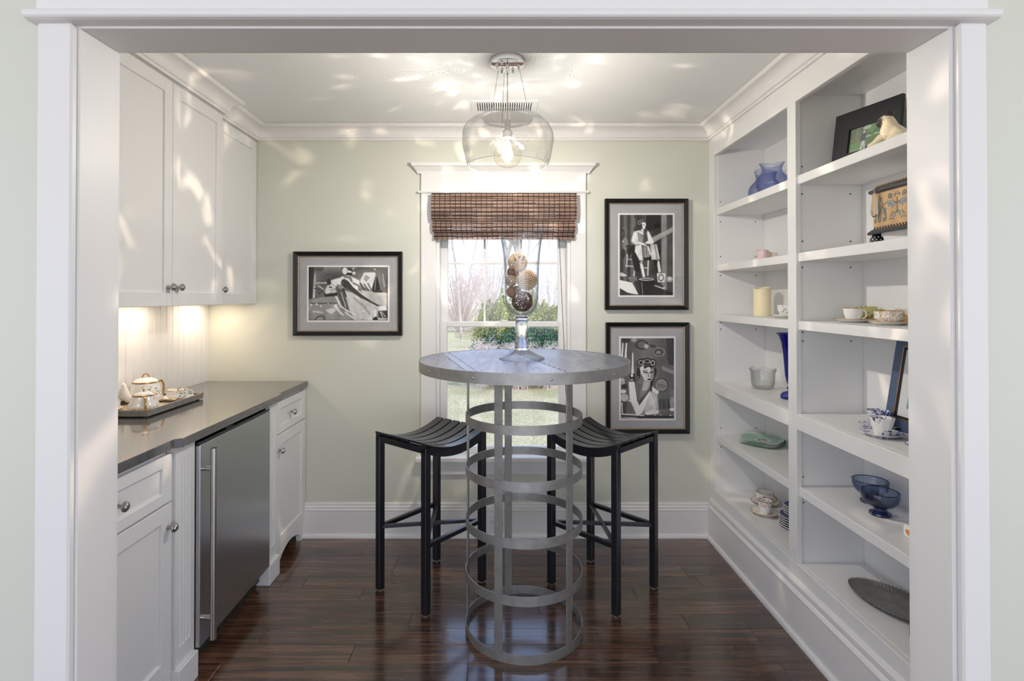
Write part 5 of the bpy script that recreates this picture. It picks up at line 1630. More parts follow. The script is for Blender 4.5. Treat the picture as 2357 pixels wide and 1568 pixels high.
for k in range(5):
    plate('navy_plate', ('%s of the larger navy plates, counted up from the shelf' % ords[k]), (1.440, 2.590, 0.297 + k * 0.0112), 0.080, M_NAVY, M_CHINA, 'stack of navy plates')
for k in range(4):
    plate('navy_plate', ('%s of the smaller navy plates topping the stack, counted upward' % ('lowest', 'second', 'third', 'uppermost')[k]), (1.444, 2.592, 0.3553 + k * 0.0112), 0.062, M_NAVY, M_CHINA, 'stack of navy plates', 0.011)

# ================================================================ BOOKCASE, NEAR BAY
# --- framed golf photograph, leaning
gf = thing('photo_frame', 'black speckled photo frame showing a golfer on a green course', 'photo frame', (1.4150, 2.070, 1.920), math.atan2(1.94 - 2.20, 1.455 - 1.375))
GW, GH = 0.272, 0.236
lean = R(8)
def leaned(m):
    m.xf((0, 0, 0), rx=-lean)
    return m
M_SPECK = mat('black_speckled_frame', lin((30, 32, 36)), 0.45, var=(900, 0.6))
# picture opening 0.135 x 0.088 in the middle
def frame_flat(w, h, ow, oh, zc, th):
    x0, z0 = ow / 2, zc - oh / 2
    m = MB()
    m.box(-w / 2, -x0, -th, 0, 0, h).box(x0, w / 2, -th, 0, 0, h).box(-x0, x0, -th, 0, 0, z0).box(-x0, x0, -th, 0, z0 + oh, h)
    return m
obj('frame', leaned(frame_flat(GW, GH, 0.142, 0.098, 0.112, 0.014)), M_SPECK, gf)
S = [('poly', [(0, 62), (30, 60), (100, 70), (100, 0), (0, 0)], (74, 118, 70)), ('ell', (70, 18, 30, 16), (96, 150, 84)), ('ell', (25, 20, 30, 22), (92, 110, 84)), ('ell', (88, 32, 20, 14), (70, 122, 64)), ('ell', (50, 10, 12, 8), (190, 214, 190)),
     ('line', ([(22, 0), (20, 44)], 1.2), (170, 170, 150)), ('line', ([(28, 0), (27, 40)], 1.0), (160, 160, 140)), ('ell', (18, 50, 16, 5), (150, 106, 82)), ('ell', (30, 42, 9, 6), (84, 128, 80)),
     ('poly', [(0, 68), (30, 52), (70, 44), (100, 50), (100, 100), (0, 100)], (98, 146, 84)), ('ell', (55, 46, 9, 2.5), (226, 214, 190)), ('ell', (78, 44, 10, 2.4), (230, 222, 200)), ('ell', (70, 64, 34, 14), (80, 124, 70)),
     ('line', ([(0, 84), (60, 88), (100, 88)], 1.6), (176, 150, 120)), ('poly', [(0, 86), (100, 91), (100, 100), (0, 100)], (108, 160, 124)),
     ('poly', [(37, 58), (46, 58), (47, 74), (50, 92), (46, 93), (42, 74), (38, 94), (33, 94), (36, 76)], (226, 230, 234)), ('poly', [(37, 33), (47, 31), (49, 44), (46, 59), (37, 59), (35, 50), (34, 44)], (58, 64, 100)), ('line', ([(36, 42), (34, 54), (37, 62)], 1.8), (58, 64, 100)), ('ell', (37, 63, 1.6, 2.2), (214, 170, 140)),
     ('ell', (42.5, 27, 3.0, 4.4), (214, 170, 144)), ('ell', (42.5, 23.5, 3.4, 2.6), (240, 240, 240))]
S = [(*q_[:2], tuple(c_ * 0.74 + 58 for c_ in q_[2]), *q_[3:]) for q_ in S]
pd_ = paint(0.146, 0.102, 110, 80, (0, 100, 0, 100), (146, 170, 140), S)
ml = Matrix.Rotation(-lean, 4, 'X')
pd_ = ([tuple(ml @ Vector((x, -0.004, z + 0.061))) for x, yv, z in pd_[0]], pd_[1], pd_[2])
painted('print', pd_, M_PRINT, gf)
obj('glazing', leaned(MB().box(-0.0715, 0.0715, -0.0080, -0.0068, 0.062, 0.162)), M_PICGL, gf)
obj('easel_back', MB().prism([(0.002, 0.012), (0.004, 0.012), (0.058, 0.0), (0.056, 0.0), (0.020, 0.15), (0.018, 0.15)], -0.02, 0.02, 'x'), M_BLACKP, gf)

# --- siamese cat figurine, sitting with head turned up
ct = thing('cat_figurine', 'glazed cream ceramic siamese cat with a dark face looking up', 'figurine', (1.325, 1.815, 1.920), R(35))
def skin_mesh(name, verts, edges, radii, m, sub=2):
    me = bpy.data.meshes.new(name)
    me.from_pydata(verts, edges, [])
    o = bpy.data.objects.new(name, me)
    C.objects.link(o)
    sm = o.modifiers.new('skin', 'SKIN')
    sm.use_smooth_shade = True
    for i, sv in enumerate(me.skin_vertices[0].data):
        sv.radius = radii[i] if isinstance(radii[i], tuple) else (radii[i], radii[i])
        sv.use_root = (i == 0)
    ss = o.modifiers.new('sub', 'SUBSURF'); ss.levels = sub; ss.render_levels = sub
    dg = bpy.context.evaluated_depsgraph_get()
    me2 = bpy.data.meshes.new_from_object(o.evaluated_get(dg))
    bpy.data.objects.remove(o)
    me2.materials.clear()
    me2.materials.append(m)
    for p in me2.polygons: p.use_smooth = True
    return me2
# cream glaze with dark points (face, ears, paws, tail) placed by position
M_CAT = bpy.data.materials.new('siamese_glaze')
M_CAT.use_nodes = True
def _cat():
    t = M_CAT.node_tree
    b = t.nodes['Principled BSDF']; b.inputs['Roughness'].default_value = 0.10; b.inputs['Coat Weight'].default_value = 0.6
    a = t.nodes.new('ShaderNodeAttribute'); a.attribute_name = 'Col'
    t.links.new(a.outputs['Color'], b.inputs['Base Color'])
_cat()
# local axes: +y is the way the cat faces (away from the opening), +z up
cv = [(0, -0.030, 0.036), (0, -0.012, 0.044), (0, 0.002, 0.054), (0, -0.003, 0.076), (0, 0.004, 0.0955), (0, 0.024, 0.089), (0, 0.038, 0.086),
      (0.013, 0.014, 0.040), (0.016, 0.040, 0.016), (0.016, 0.068, 0.009), (-0.013, 0.014, 0.040), (-0.016, 0.040, 0.016), (-0.016, 0.068, 0.009),
      (0.024, -0.030, 0.024), (0.034, -0.002, 0.010), (-0.024, -0.030, 0.024), (-0.034, -0.002, 0.010),
      (0, -0.062, 0.016), (0.026, -0.070, 0.009), (0.050, -0.050, 0.008), (0.056, -0.016, 0.008)]
ce = [(0, 1), (1, 2), (2, 3), (3, 4), (4, 5), (5, 6), (2, 7), (7, 8), (8, 9), (2, 10), (10, 11), (11, 12), (0, 13), (13, 14), (0, 15), (15, 16), (0, 17), (17, 18), (18, 19), (19, 20)]
cr_ = [0.040, 0.038, 0.034, 0.024, (0.032, 0.029), 0.020, 0.010, 0.015, 0.011, 0.009, 0.015, 0.011, 0.009, 0.026, 0.011, 0.026, 0.011, 0.015, 0.009, 0.008, 0.007]
cme = skin_mesh('cat_body', cv, ce, cr_, M_CAT)
ccol = []
zmin = min(q.co.z for q in cme.vertices)
for q in cme.vertices:
    q.co.z -= zmin
    x, yv, z = q.co
    dface = ((yv - 0.032) ** 2 / 0.029 ** 2 + (z - 0.089 + zmin) ** 2 / 0.020 ** 2 + x * x / 0.060 ** 2)
    k = max(0.0, min(1.0, (1.25 - dface) / 0.6))
    if z < 0.020 and yv > 0.056: k = 1.0
    if yv < -0.078 or (abs(x) > 0.044 and z < 0.024): k = 1.0
    cream, dark = lin((236, 222, 190)), lin((46, 34, 30))
    ccol.append([cream[i] * (1 - k) + dark[i] * k for i in range(3)] + [1.0])
at = cme.color_attributes.new('Col', 'FLOAT_COLOR', 'POINT')
at.data.foreach_set('color', np.array(ccol, np.float32).ravel())
cb_ = obj('body', cme, None, ct)
M_DGLZ = mat('dark_brown_glaze', lin((44, 34, 32)), 0.1, coat=0.6)
for sx in (-1, 1):
    e_ = MB().add([(sx * 0.003, 0.011, 0.106 - zmin), (sx * 0.024, 0.003, 0.098 - zmin), (sx * 0.007, -0.016, 0.101 - zmin), (sx * 0.018, -0.006, 0.1335 - zmin)], [(0, 1, 2), (0, 3, 1), (1, 3, 2), (2, 3, 0)])
    obj('ear', e_, M_DGLZ, ct, bevel=0.002)
    obj('eye', MB().sphere((sx * 0.0150, 0.0215, 0.0965 - zmin), 0.0036, 10, 6), mat('blue_eye_glaze', lin((120, 160, 214)), 0.05, coat=0.8), ct)

# --- painted box
bx = thing('painted_box', 'tan wooden box painted with grey-blue acanthus scrolls', 'box', (1.400, 1.752, 1.595))
M_BOXB = mat('black_box_trim', lin((40, 42, 50)), 0.22, coat=0.3)
M_BOXT = mat('tan_box', lin((204, 168, 122)), 0.35, var=(12, 0.10))
def octo(hx, hy, c):
    return [(-hx + c, -hy), (hx - c, -hy), (hx, -hy + c), (hx, hy - c), (hx - c, hy), (-hx + c, hy), (-hx, hy - c), (-hx, -hy + c)]
def loft(levels):
    m = MB()
    n = 8
    vs = []
    for (hx, hy, c, z) in levels:
        vs += [(a, b, z) for a, b in octo(hx, hy, c)]
    fs = [tuple(range(n))[::-1]]
    for i in range(len(levels) - 1):
        for k in range(n):
            l = (k + 1) % n
            fs.append((i * n + k, i * n + l, i * n + n + l, i * n + n + k))
    fs.append(tuple((len(levels) - 1) * n + k for k in range(n)))
    return m.add(vs, fs)
HX, HY, CC = 0.094, 0.128, 0.016
obj('body', loft([(HX, HY, CC, 0.048), (HX, HY, CC, 0.174)]), M_BOXT, bx)
bm_ = obj('base_moulding', loft([(HX + 0.012, HY + 0.012, CC, 0.032), (HX + 0.014, HY + 0.014, CC, 0.037), (HX + 0.012, HY + 0.012, CC, 0.041), (HX + 0.003, HY + 0.003, CC, 0.050)]), M_BOXB, bx)
ld_ = obj('lid', loft([(HX + 0.006, HY + 0.006, CC, 0.174), (HX + 0.011, HY + 0.011, CC, 0.178), (HX + 0.011, HY + 0.011, CC, 0.185), (HX + 0.004, HY + 0.004, CC, 0.189), (HX - 0.016, HY - 0.016, CC, 0.205), (HX - 0.036, HY - 0.036, CC, 0.210)]), M_BOXB, bx)
# striped twist borders
for zz, hx, hy, par in ((0.0535, HX + 0.0016, HY + 0.0016, bx), ):
    for k in range(17):
        yv = -HY + CC + (2 * HY - 2 * CC) * (k + 0.5) / 17
        d_ = MB().add([(-hx, yv - 0.005, zz - 0.0035), (-hx, yv + 0.001, zz - 0.0035), (-hx, yv + 0.005, zz + 0.0035), (-hx, yv - 0.001, zz + 0.0035), (-hx + 0.001, yv - 0.005, zz - 0.0035), (-hx + 0.001, yv + 0.001, zz - 0.0035), (-hx + 0.001, yv + 0.005, zz + 0.0035), (-hx + 0.001, yv - 0.001, zz + 0.0035)], [(0, 1, 2, 3), (7, 6, 5, 4), (0, 4, 5, 1), (1, 5, 6, 2), (2, 6, 7, 3), (3, 7, 4, 0)])
        obj('border_stripe', d_, M_BOXB, bx)
for k in range(17):
    yv = -HY + CC + (2 * HY - 2 * CC) * (k + 0.5) / 17
    x_ = -(HX - 0.004)
    d_ = MB().bar((x_ - 0.003, yv - 0.003, 0.1966), (x_ + 0.006, yv + 0.003, 0.2036), 0.005, 0.0012)
    obj('border_stripe', d_, M_BOXT, ld_)
for sx in (-1, 1):
    for sy in (-1, 1):
        ft = obj('foot', MB().lathe([(0, 0), (0.014, 0), (0.019, 0.006), (0.021, 0.014), (0.018, 0.024), (0.012, 0.032), (0, 0.032)], 20, (sx * (HX - 0.012), sy * (HY - 0.014), 0)), M_BOXB, bx)
        for j in range(3):
            for k in range(10):
                a = 2 * PI * (k + 0.5 * (j % 2)) / 10
                rr, zz = ((0.0190, 0.007), (0.0205, 0.014), (0.0180, 0.0235))[j]
                obj('stud', MB().sphere((sx * (HX - 0.012) + rr * math.cos(a), sy * (HY - 0.014) + rr * math.sin(a), zz), 0.0022, 6, 4), M_CHINA, ft)
# scroll painting on the long side, as flat print
def spiral(cx, cy, r0, turns, a0, sgn=1):
    return [(cx + r0 * (1 - 0.85 * t) * math.cos(a0 + sgn * 2 * PI * turns * t), cy + r0 * (1 - 0.85 * t) * math.sin(a0 + sgn * 2 * PI * turns * t)) for t in [i / 22 for i in range(23)]]
G1, G2, G3 = (84, 94, 104), (132, 142, 146), (176, 182, 172)
def half(sg):
    S = []
    X = lambda p: [(sg * a, b) for a, b in p]
    S += [('line', (X([(78, 22), (70, 40), (58, 58), (40, 68), (20, 66), (0, 58)]), 2.6), G1), ('line', (X([(76, 24), (69, 40), (57, 57), (40, 66), (22, 64)]), 1.2), G3),
          ('line', (X(spiral(72, 18, 8, 1.2, 0.5, -1)), 2.0), G1), ('line', (X([(60, 56), (48, 40), (46, 24)]), 3.0), G1), ('line', (X(spiral(52, 18, 8, 1.1, 2.8, 1)), 2.2), G1),
          ('line', (X(spiral(30, 82, 9, 1.3, -2.4, -1)), 2.4), G1), ('line', (X(spiral(64, 80, 6, 1.1, -1.6, 1)), 1.6), G1), ('line', (X([(58, 60), (62, 74)]), 1.6), G1),
          ('poly', X([(46, 66), (30, 72), (12, 64), (4, 48), (14, 54), (20, 44), (26, 56), (34, 50), (38, 60)]), G2), ('line', (X([(44, 66), (28, 68), (12, 58)]), 1.3), G3),
          ('poly', X([(62, 52), (48, 52), (38, 44), (50, 46)]), G2), ('line', (X([(92, 16), (86, 30), (92, 44)]), 2.0), G1), ('line', (X(spiral(92, 14, 6, 1.0, 1.0, 1)), 1.8), G1),
          ('line', (X([(30, 20), (20, 34), (12, 30)]), 1.4), G1), ('line', (X([(24, 28), (18, 20)]), 1.4), G1), ('line', (X([(34, 14), (22, 16), (14, 12)]), 1.4), G1), ('line', (X([(10, 78), (4, 90)]), 1.6), G1), ('line', (X([(12, 84), (2, 84)]), 1.6), G1),
          ('poly', X([(50, 26), (60, 36), (58, 48), (52, 42)]), G2), ('poly', X([(0, 40), (10, 34), (16, 14), (6, 22)]), G2)]
    return S
S = half(1) + half(-1) + [('line', ([(0, 30), (0, 74)], 2.4), G1)]
S = [(s[0], ([(a, 100 - b) for a, b in s[1][0]], s[1][1]) if s[0] == 'line' else [(a, 100 - b) for a, b in s[1]], *s[2:]) for s in S]
bgf = lambda U, V: np.stack([206 + 10 * np.sin(U / 9.0), 170 + 9 * np.sin(U / 9.0), 122 + 6 * np.sin(U / 9.0)], -1)
pd_ = paint(2 * (HY - CC), 0.112, 210, 100, (-100, 100, 0, 100), bgf, S)
painted('scroll_painting', pd_, vcol_mat('painted_scrolls', 0.3, coat=0.3), bx, loc=(-HX - 0.0006, 0, 0.0605), rz=-PI / 2)
# crystal drop hung from the lid
M_CRYS = solid_glass('crystal', (1, 1, 1), 1.5)
cry = obj('crystal_drop', MB().lathe([(0, 0.178), (0.0035, 0.176), (0.0062, 0.160), (0.0098, 0.125), (0.0110, 0.104), (0.0100, 0.098), (0.004, 0.090), (0, 0.089)], 8, (-HX - 0.0155, 0.086, 0.0), smooth=False), M_CRYS, bx)
obj('hook', MB().tube([(-HX + 0.004, 0.086, 0.188), (-HX - 0.012, 0.086, 0.187), (-HX - 0.0155, 0.086, 0.182), (-HX - 0.0155, 0.086, 0.176)], 0.0014, 6), M_KNOB, cry)

# --- cups on the third shelf
saucer('gold-edged saucer under the plain white cup', (1.395, 2.110, 1.310), 0.066, M_CHINA, M_GOLD)
cup('plain white cup with a gold band under its rim', (1.395, 2.110, 1.314), cupprof(0.034, 0.052, 'round', 0.018), M_CHINA, M_GOLD, R(-48), (0.046, 0.012, 0.015, 0.0026, 0.030), M_CHINA)
saucer('gold-edged saucer under the pale yellow cup', (1.476, 2.150, 1.310), 0.046, M_CHINA, M_GOLD)
cup('pale yellow footed cup painted with dark scrolls', (1.476, 2.150, 1.314), cupprof(0.036, 0.058, 'foot', 0.020), M_YELC, None, R(-40), (0.052, 0.020, 0.015, 0.0028, 0.032), M_CHINA)
saucer('white saucer under the low cup with the gold curl handle', (1.385, 1.905, 1.310), 0.064, M_CHINA, M_GOLD)
cup('low white cup with gold scrolls and a gold curl handle', (1.385, 1.905, 1.314), cupprof(0.043, 0.047, 'low', 0.022), M_GFLOR2, M_GOLD, R(-62), (0.038, 0.008, 0.018, 0.0034, 0.040), M_GOLD)
saucer('white saucer under the tall cup with gold leaves', (1.478, 1.945, 1.310), 0.048, M_CHINA, None)
cup('tall white cup covered in gold leaf sprays', (1.478, 1.945, 1.314), cupprof(0.036, 0.052, 'straight', 0.024), M_GFLOR, None, R(-60), (0.042, 0.014, 0.016, 0.0026, 0.034), M_CHINA)

# --- blue framed beach picture leaning on the middle shelf
fp = thing('photo_frame', 'navy-framed beach picture leaning against the bookcase back', 'photo frame', (1.462, 1.872, 0.922), -PI / 2)
FW, FH = 0.312, 0.350
lean2 = math.asin(0.055 / FH)
def leaned2(m):
    m.xf((0, 0, 0), rx=-lean2)
    return m
M_NAVYF = mat('navy_mat_frame', lin((78, 94, 126)), 0.4, var=(200, 0.08))
obj('frame', leaned2(frame_flat(FW, FH, FW - 0.09, FH - 0.09, FH / 2, 0.008)), M_NAVYF, fp)
obj('gilt_lip', leaned2(frame_ring(FW - 0.084, FH - 0.084, 0.0035, 0.010, 0.009, 0.01).xf((0, 0, 0.042))), M_GOLD, fp)
obj('inner_frame', leaned2(frame_ring(FW - 0.090, FH - 0.090, 0.008, 0.0095, 0.004, 0.01).xf((0, 0, 0.045))), M_FRAME, fp)
obj('mat_board', leaned2(MB().box(-FW / 2 + 0.046, FW / 2 - 0.046, -0.004, -0.001, 0.046, FH - 0.046)), M_MATW, fp)
S = [('poly', [(0, 0), (100, 0), (100, 40), (0, 40)], (206, 220, 228)), ('poly', [(0, 44), (100, 40), (100, 60), (0, 62)], (150, 168, 150)), ('ell', (20, 50, 24, 9), (120, 132, 118)), ('poly', [(0, 60), (100, 56), (100, 100), (0, 100)], (104, 178, 206)), ('line', ([(0, 70), (40, 66), (100, 72)], 2.2), (206, 228, 232)), ('line', ([(0, 84), (60, 80), (100, 86)], 2.6), (150, 206, 224)), ('ell', (24, 76, 10, 4), (130, 120, 112)), ('ell', (40, 24, 26, 5), (236, 240, 242))]
pd_ = paint(FW - 0.185, FH - 0.17, 70, 80, (0, 100, 0, 100), (190, 210, 220), S)
ml = Matrix.Rotation(-lean2, 4, 'X')
pd_ = ([tuple(ml @ Vector((x, -0.0046, z + 0.085))) for x, yv, z in pd_[0]], pd_[1], pd_[2])
painted('print', pd_, M_PRINT, fp)
obj('glazing', leaned2(MB().box(-FW / 2 + 0.052, FW / 2 - 0.052, -0.0068, -0.0060, 0.052, FH - 0.052)), M_PICGL, fp)

# --- blue and white cups
saucer('white saucer with blue sprigs under the front blue and white cup', (1.343, 1.880, 0.922), 0.068, M_BLUEW2, None)
cup('white cup painted with a blue rose spray', (1.343, 1.880, 0.926), cupprof(0.0385, 0.062, 'taper', 0.024), M_BLUEW2, None, R(20), (0.048, 0.016, 0.014, 0.0026, 0.034), M_CHINA, scal=10)
saucer('blue-patterned saucer next to the navy-framed picture', (1.412, 1.995, 0.922), 0.064, M_BLUEW, None)
cup('white cup with a dense blue transfer border', (1.412, 1.995, 0.926), cupprof(0.038, 0.062, 'taper', 0.024), M_BLUEW, None, R(30), (0.048, 0.016, 0.012, 0.0026, 0.034), M_CHINA)
saucer('cupless white saucer with blue sprigs at the foot of the navy frame', (1.425, 1.790, 0.922), 0.052, M_BLUEW2, None)
saucer('cupless blue-rimmed saucer near the front edge of the middle shelf', (1.365, 1.705, 0.922), 0.060, M_CHINA, mat('blue_band', lin((70, 84, 180)), 0.15, coat=0.3))

# --- blue footed bowls
ff_ = [(0, 0.0), (0.033, 0.0), (0.0355, 0.004), (0.034, 0.010), (0.026, 0.014), (0.0215, 0.018), (0.0215, 0.026), (0.026, 0.032), (0.0, 0.034)]
fb_ = [(0, 0.033), (0.026, 0.033), (0.044, 0.038), (0.055, 0.050), (0.0600, 0.066), (0.0612, 0.084), (0.0600, 0.086), (0.0582, 0.084), (0.057, 0.066), (0.052, 0.052), (0.042, 0.042), (0.020, 0.036), (0, 0.035)]
def rimbowl(label, loc):
    t = thing('footed_bowl', label, 'bowl', loc, 0, 'blue glass footed bowls')
    obj('bowl', MB().lathe(fb_, 56), M_DBLUE, t)
    obj('foot', MB().lathe(ff_, 40), mat('navy_glass_foot', lin((26, 36, 80)), 0.06, coat=0.6), t)
    obj('rim', rim_tube(0.0601, 0.0855, 0.0016), mat('blue_glass_rim', lin((30, 40, 78)), 0.08, coat=0.5), t)
    return t
rimbowl('blue glass footed bowl standing in front of its twin', (1.388, 1.955, 0.616))
rimbowl('blue glass footed bowl half hidden behind its twin', (1.436, 2.075, 0.616))

# --- ceramic boxes with a fish
M_ORG = mat('orange_enamel', lin((222, 138, 58)), 0.2, coat=0.3)
cbx = thing('ceramic_box', 'white ceramic box painted with an orange fish', 'box', (1.385, 1.745, 0.616))
obj('body', MB().box(-0.045, 0.045, -0.040, 0.040, 0.0, 0.042), M_CHINA, cbx, bevel=0.006)
fs_ = [(0.026, 0.024), (0.021, 0.029), (0.011, 0.030), (0.001, 0.024), (-0.006, 0.030), (-0.008, 0.022), (-0.014, 0.021), (-0.008, 0.017), (-0.009, 0.010), (0.001, 0.015), (0.010, 0.012), (0.020, 0.015)]
obj('painted_fish', MB().prism(fs_, -0.0456, -0.0450, 'x'), M_ORG, cbx)
obj('lid_inlay', MB().box(-0.034, 0.034, -0.030, 0.030, 0.042, 0.0428), mat('sea_green_enamel', lin((140, 172, 176)), 0.2), cbx)
cb2 = thing('ceramic_box', 'small rounded white ceramic box on top of the fish box', 'box', (1.402, 1.738, 0.6588))
obj('body', MB().box(-0.030, 0.030, -0.028, 0.028, 0.0, 0.030), M_CHINA, cb2, bevel=0.010)
obj('knob', MB().sphere((0, 0, 0.038), 0.012, 16, 10), mat('cream_knob', lin((232, 226, 206)), 0.2), cb2)

# --- pewter tray with a fluted rim, and gilt plates
def flute(a, z, r):
    k = max(0.0, min(1.0, (r - 0.82) / 0.18))
    return r * (1 + 0.006 * k * math.cos(72 * a)), z + 0.0022 * k * math.cos(72 * a)
tp_ = [(0, 0.002), (0.78, 0.0), (0.82, 0.003), (0.96, 0.015), (1.0, 0.018), (0.995, 0.0195), (0.95, 0.017), (0.82, 0.0055), (0.77, 0.003), (0, 0.0035)]
mb = MB().lathe(tp_, 288, mod=flute, sx=0.162, sy=0.095)
single('pewter_tray', mb, mat('tarnished_pewter', lin((142, 138, 134)), 0.36, 0.7, var=(18, 0.25)), 'oval tarnished pewter tray with a fluted rim', 'tray', (1.424, 1.938, 0.2975), math.atan2(-0.954, 0.30))
M_GILT = mat('brown_gilt_rim', lin((146, 104, 60)), 0.25, 0.7)
for k in range(7):
    plate('gilt_plate', '%s of the gilt-rimmed plates beside the pewter tray, counted up from the shelf' % ords[k], (1.398, 1.712, 0.297 + k * 0.0092), 0.072, M_CHINA, M_GILT, 'stack of gilt-rimmed plates', 0.011)

# ================================================================ GARDEN BEYOND THE WINDOW
GZ = -0.55
M_LAWN = bpy.data.materials.new('winter_lawn')
M_LAWN.use_nodes = True
def _lawn():
    t = M_LAWN.node_tree
    b = t.nodes['Principled BSDF']; b.inputs['Roughness'].default_value = 0.9; b.inputs['Specular IOR Level'].default_value = 0.1
    c = t.nodes.new('ShaderNodeTexCoord')
    n = t.nodes.new('ShaderNodeTexNoise'); n.inputs['Scale'].default_value = 22; n.inputs['Detail'].default_value = 9; n.inputs['Roughness'].default_value = 0.7
    n2 = t.nodes.new('ShaderNodeTexNoise'); n2.inputs['Scale'].default_value = 1.3; n2.inputs['Detail'].default_value = 3
    t.links.new(c.outputs['Object'], n.inputs['Vector']); t.links.new(c.outputs['Object'], n2.inputs['Vector'])
    r = t.nodes.new('ShaderNodeValToRGB'); r.color_ramp.elements[0].position = 0.36; r.color_ramp.elements[0].color = (*lin((158, 146, 112)), 1); r.color_ramp.elements[1].position = 0.64; r.color_ramp.elements[1].color = (*lin((216, 200, 164)), 1)
    t.links.new(n.outputs['Fac'], r.inputs[0])
    r2 = t.nodes.new('ShaderNodeValToRGB'); r2.color_ramp.elements[0].position = 0.4; r2.color_ramp.elements[0].color = (0.80, 0.86, 0.78, 1); r2.color_ramp.elements[1].position = 0.62; r2.color_ramp.elements[1].color = (1, 1, 1, 1)
    t.links.new(n2.outputs['Fac'], r2.inputs[0])
    mx = t.nodes.new('ShaderNodeMix'); mx.data_type = 'RGBA'; mx.blend_type = 'MULTIPLY'; mx.inputs[0].default_value = 1
    t.links.new(r.outputs[0], mx.inputs[6]); t.links.new(r2.outputs[0], mx.inputs[7]); t.links.new(mx.outputs[2], b.inputs['Base Color'])
    bp = t.nodes.new('ShaderNodeBump'); bp.inputs['Strength'].default_value = 0.6; bp.inputs['Distance'].default_value = 0.03
    t.links.new(n.outputs['Fac'], bp.inputs['Height']); t.links.new(bp.outputs[0], b.inputs['Normal'])
_lawn()
struct('lawn', MB().box(-60, 60, YB + 0.15, 90, GZ - 0.3, GZ), M_LAWN)

def quad_cloud(n, fn, size, seed):
    """many small leaves; fn(rng) -> (position, outward normal)"""
    rg = np.random.default_rng(seed)
    P, N = fn(rg, n)
    U = rg.normal(size=(n, 3)); U -= (U * N).sum(1, keepdims=True) * N * 0.6
    U /= np.linalg.norm(U, axis=1, keepdims=True)
    V = np.cross(N, U); V /= np.maximum(1e-6, np.linalg.norm(V, axis=1, keepdims=True))
    s = size * rg.uniform(0.6, 1.4, (n, 1))
    vs = np.stack([P - U * s, P - V * s * 0.45, P + U * s, P + V * s * 0.45], 1).reshape(-1, 3)
    fs = np.arange(n * 4).reshape(-1, 4)
    return vs.tolist(), fs.tolist(), rg
def leaf_mat(name, c0, c1):
    m = bpy.data.materials.new(name); m.use_nodes = True
    t = m.node_tree
    b = t.nodes['Principled BSDF']; b.inputs['Roughness'].default_value = 0.6
    g = t.nodes.new('ShaderNodeNewGeometry')
    r = t.nodes.new('ShaderNodeValToRGB'); r.color_ramp.elements[0].color = (*c0, 1); r.color_ramp.elements[1].color = (*c1, 1)
    t.links.new(g.outputs['Random Per Island'], r.inputs[0]); t.links.new(r.outputs[0], b.inputs['Base Color'])
    return m
M_ARB = leaf_mat('arborvitae_leaf', lin((92, 112, 58)), lin((196, 190, 100)))
M_DARKG = leaf_mat('yew_leaf', lin((40, 74, 52)), lin((94, 128, 88)))
M_TWIG = mat('pale_pink_twig', lin((222, 204, 196)), 0.8)
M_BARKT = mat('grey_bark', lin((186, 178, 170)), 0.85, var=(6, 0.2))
M_BARKL = mat('pale_hazy_bark', lin((222, 216, 214)), 0.9)  # distance haze is mixed into the bark colour
def evergreen(name, label, x, y, rx, h, n, m, size, seed, cone=0.5, group=None):
    t = thing(name, label, 'shrub', (x, y, GZ), 0, group)
    rnd = random.Random(seed)
    plumes = []
    for i in range(30):
        a = rnd.uniform(0, 2 * PI); s = rx * 0.80 * math.sqrt(rnd.uniform(0, 1))
        plumes.append((s * math.cos(a), s * math.sin(a), h * (1 - cone * (s / rx) ** 1.5) * rnd.uniform(0.82, 1.0), rx * rnd.uniform(0.26, 0.42)))
    PL = np.array(plumes)
    def fn(rg, k):
        idx = rg.integers(0, len(PL), k)
        u = rg.uniform(0, 1, k) ** 0.75
        a = rg.uniform(0, 2 * PI, k)
        rr = PL[idx, 3] * np.where(u < 0.7, 1.0, 1.0 - ((u - 0.7) / 0.3) ** 1.8) * rg.uniform(0.5, 1.15, k)
        P = np.stack([PL[idx, 0] * (0.75 + 0.25 * u) + rr * np.cos(a), PL[idx, 1] * (0.75 + 0.25 * u) + rr * np.sin(a), u * PL[idx, 2] + rg.normal(size=k) * 0.03 + 0.03], 1)
        N = np.stack([np.cos(a), np.sin(a), np.full(k, 0.7)], 1) + rg.normal(size=(k, 3)) * 0.7
        N /= np.linalg.norm(N, axis=1, keepdims=True)
        return P, N
    vs, fs, rg = quad_cloud(n, fn, size, seed)
    o = obj('foliage', MB().add(vs, fs), m, t)
    core = MB()
    for px_, py_, ph, pr in plumes:
        core.lathe([(0, 0.0), (pr * 0.62, 0.02), (pr * 0.62, ph * 0.45), (pr * 0.4, ph * 0.75), (0, ph * 0.9)], 7, (px_ * 0.8, py_ * 0.8, 0))
    obj('inner_mass', core, m, t)
    obj('trunk', MB().tube([(0, 0, -0.05), (0, 0, h * 0.5)], 0.05, 8), M_BARKT, t)
    return t
grp = 'evergreen shrubs across the lawn'
evergreen('arborvitae', 'yellow-green arborvitae in front of the thin bare trees', 0.02, 13.30, 0.74, 2.36, 26000, M_ARB, 0.027, 11, group=grp)
evergreen('arborvitae', 'yellow-green arborvitae standing between two others', 0.94, 13.73, 0.72, 2.28, 26000, M_ARB, 0.027, 12, group=grp)
evergreen('arborvitae', 'yellow-green arborvitae below the thick bare tree', 1.69, 13.41, 0.66, 2.28, 26000, M_ARB, 0.027, 13, group=grp)
evergreen('yew', 'dark green yew behind the pink bare bushes', 0.60, 12.43, 0.80, 1.32, 22000, M_DARKG, 0.026, 14, 0.2, grp)
evergreen('yew', 'dark green yew spreading under the tall arborvitae', 1.42, 12.54, 0.75, 1.28, 22000, M_DARKG, 0.026, 15, 0.2, grp)
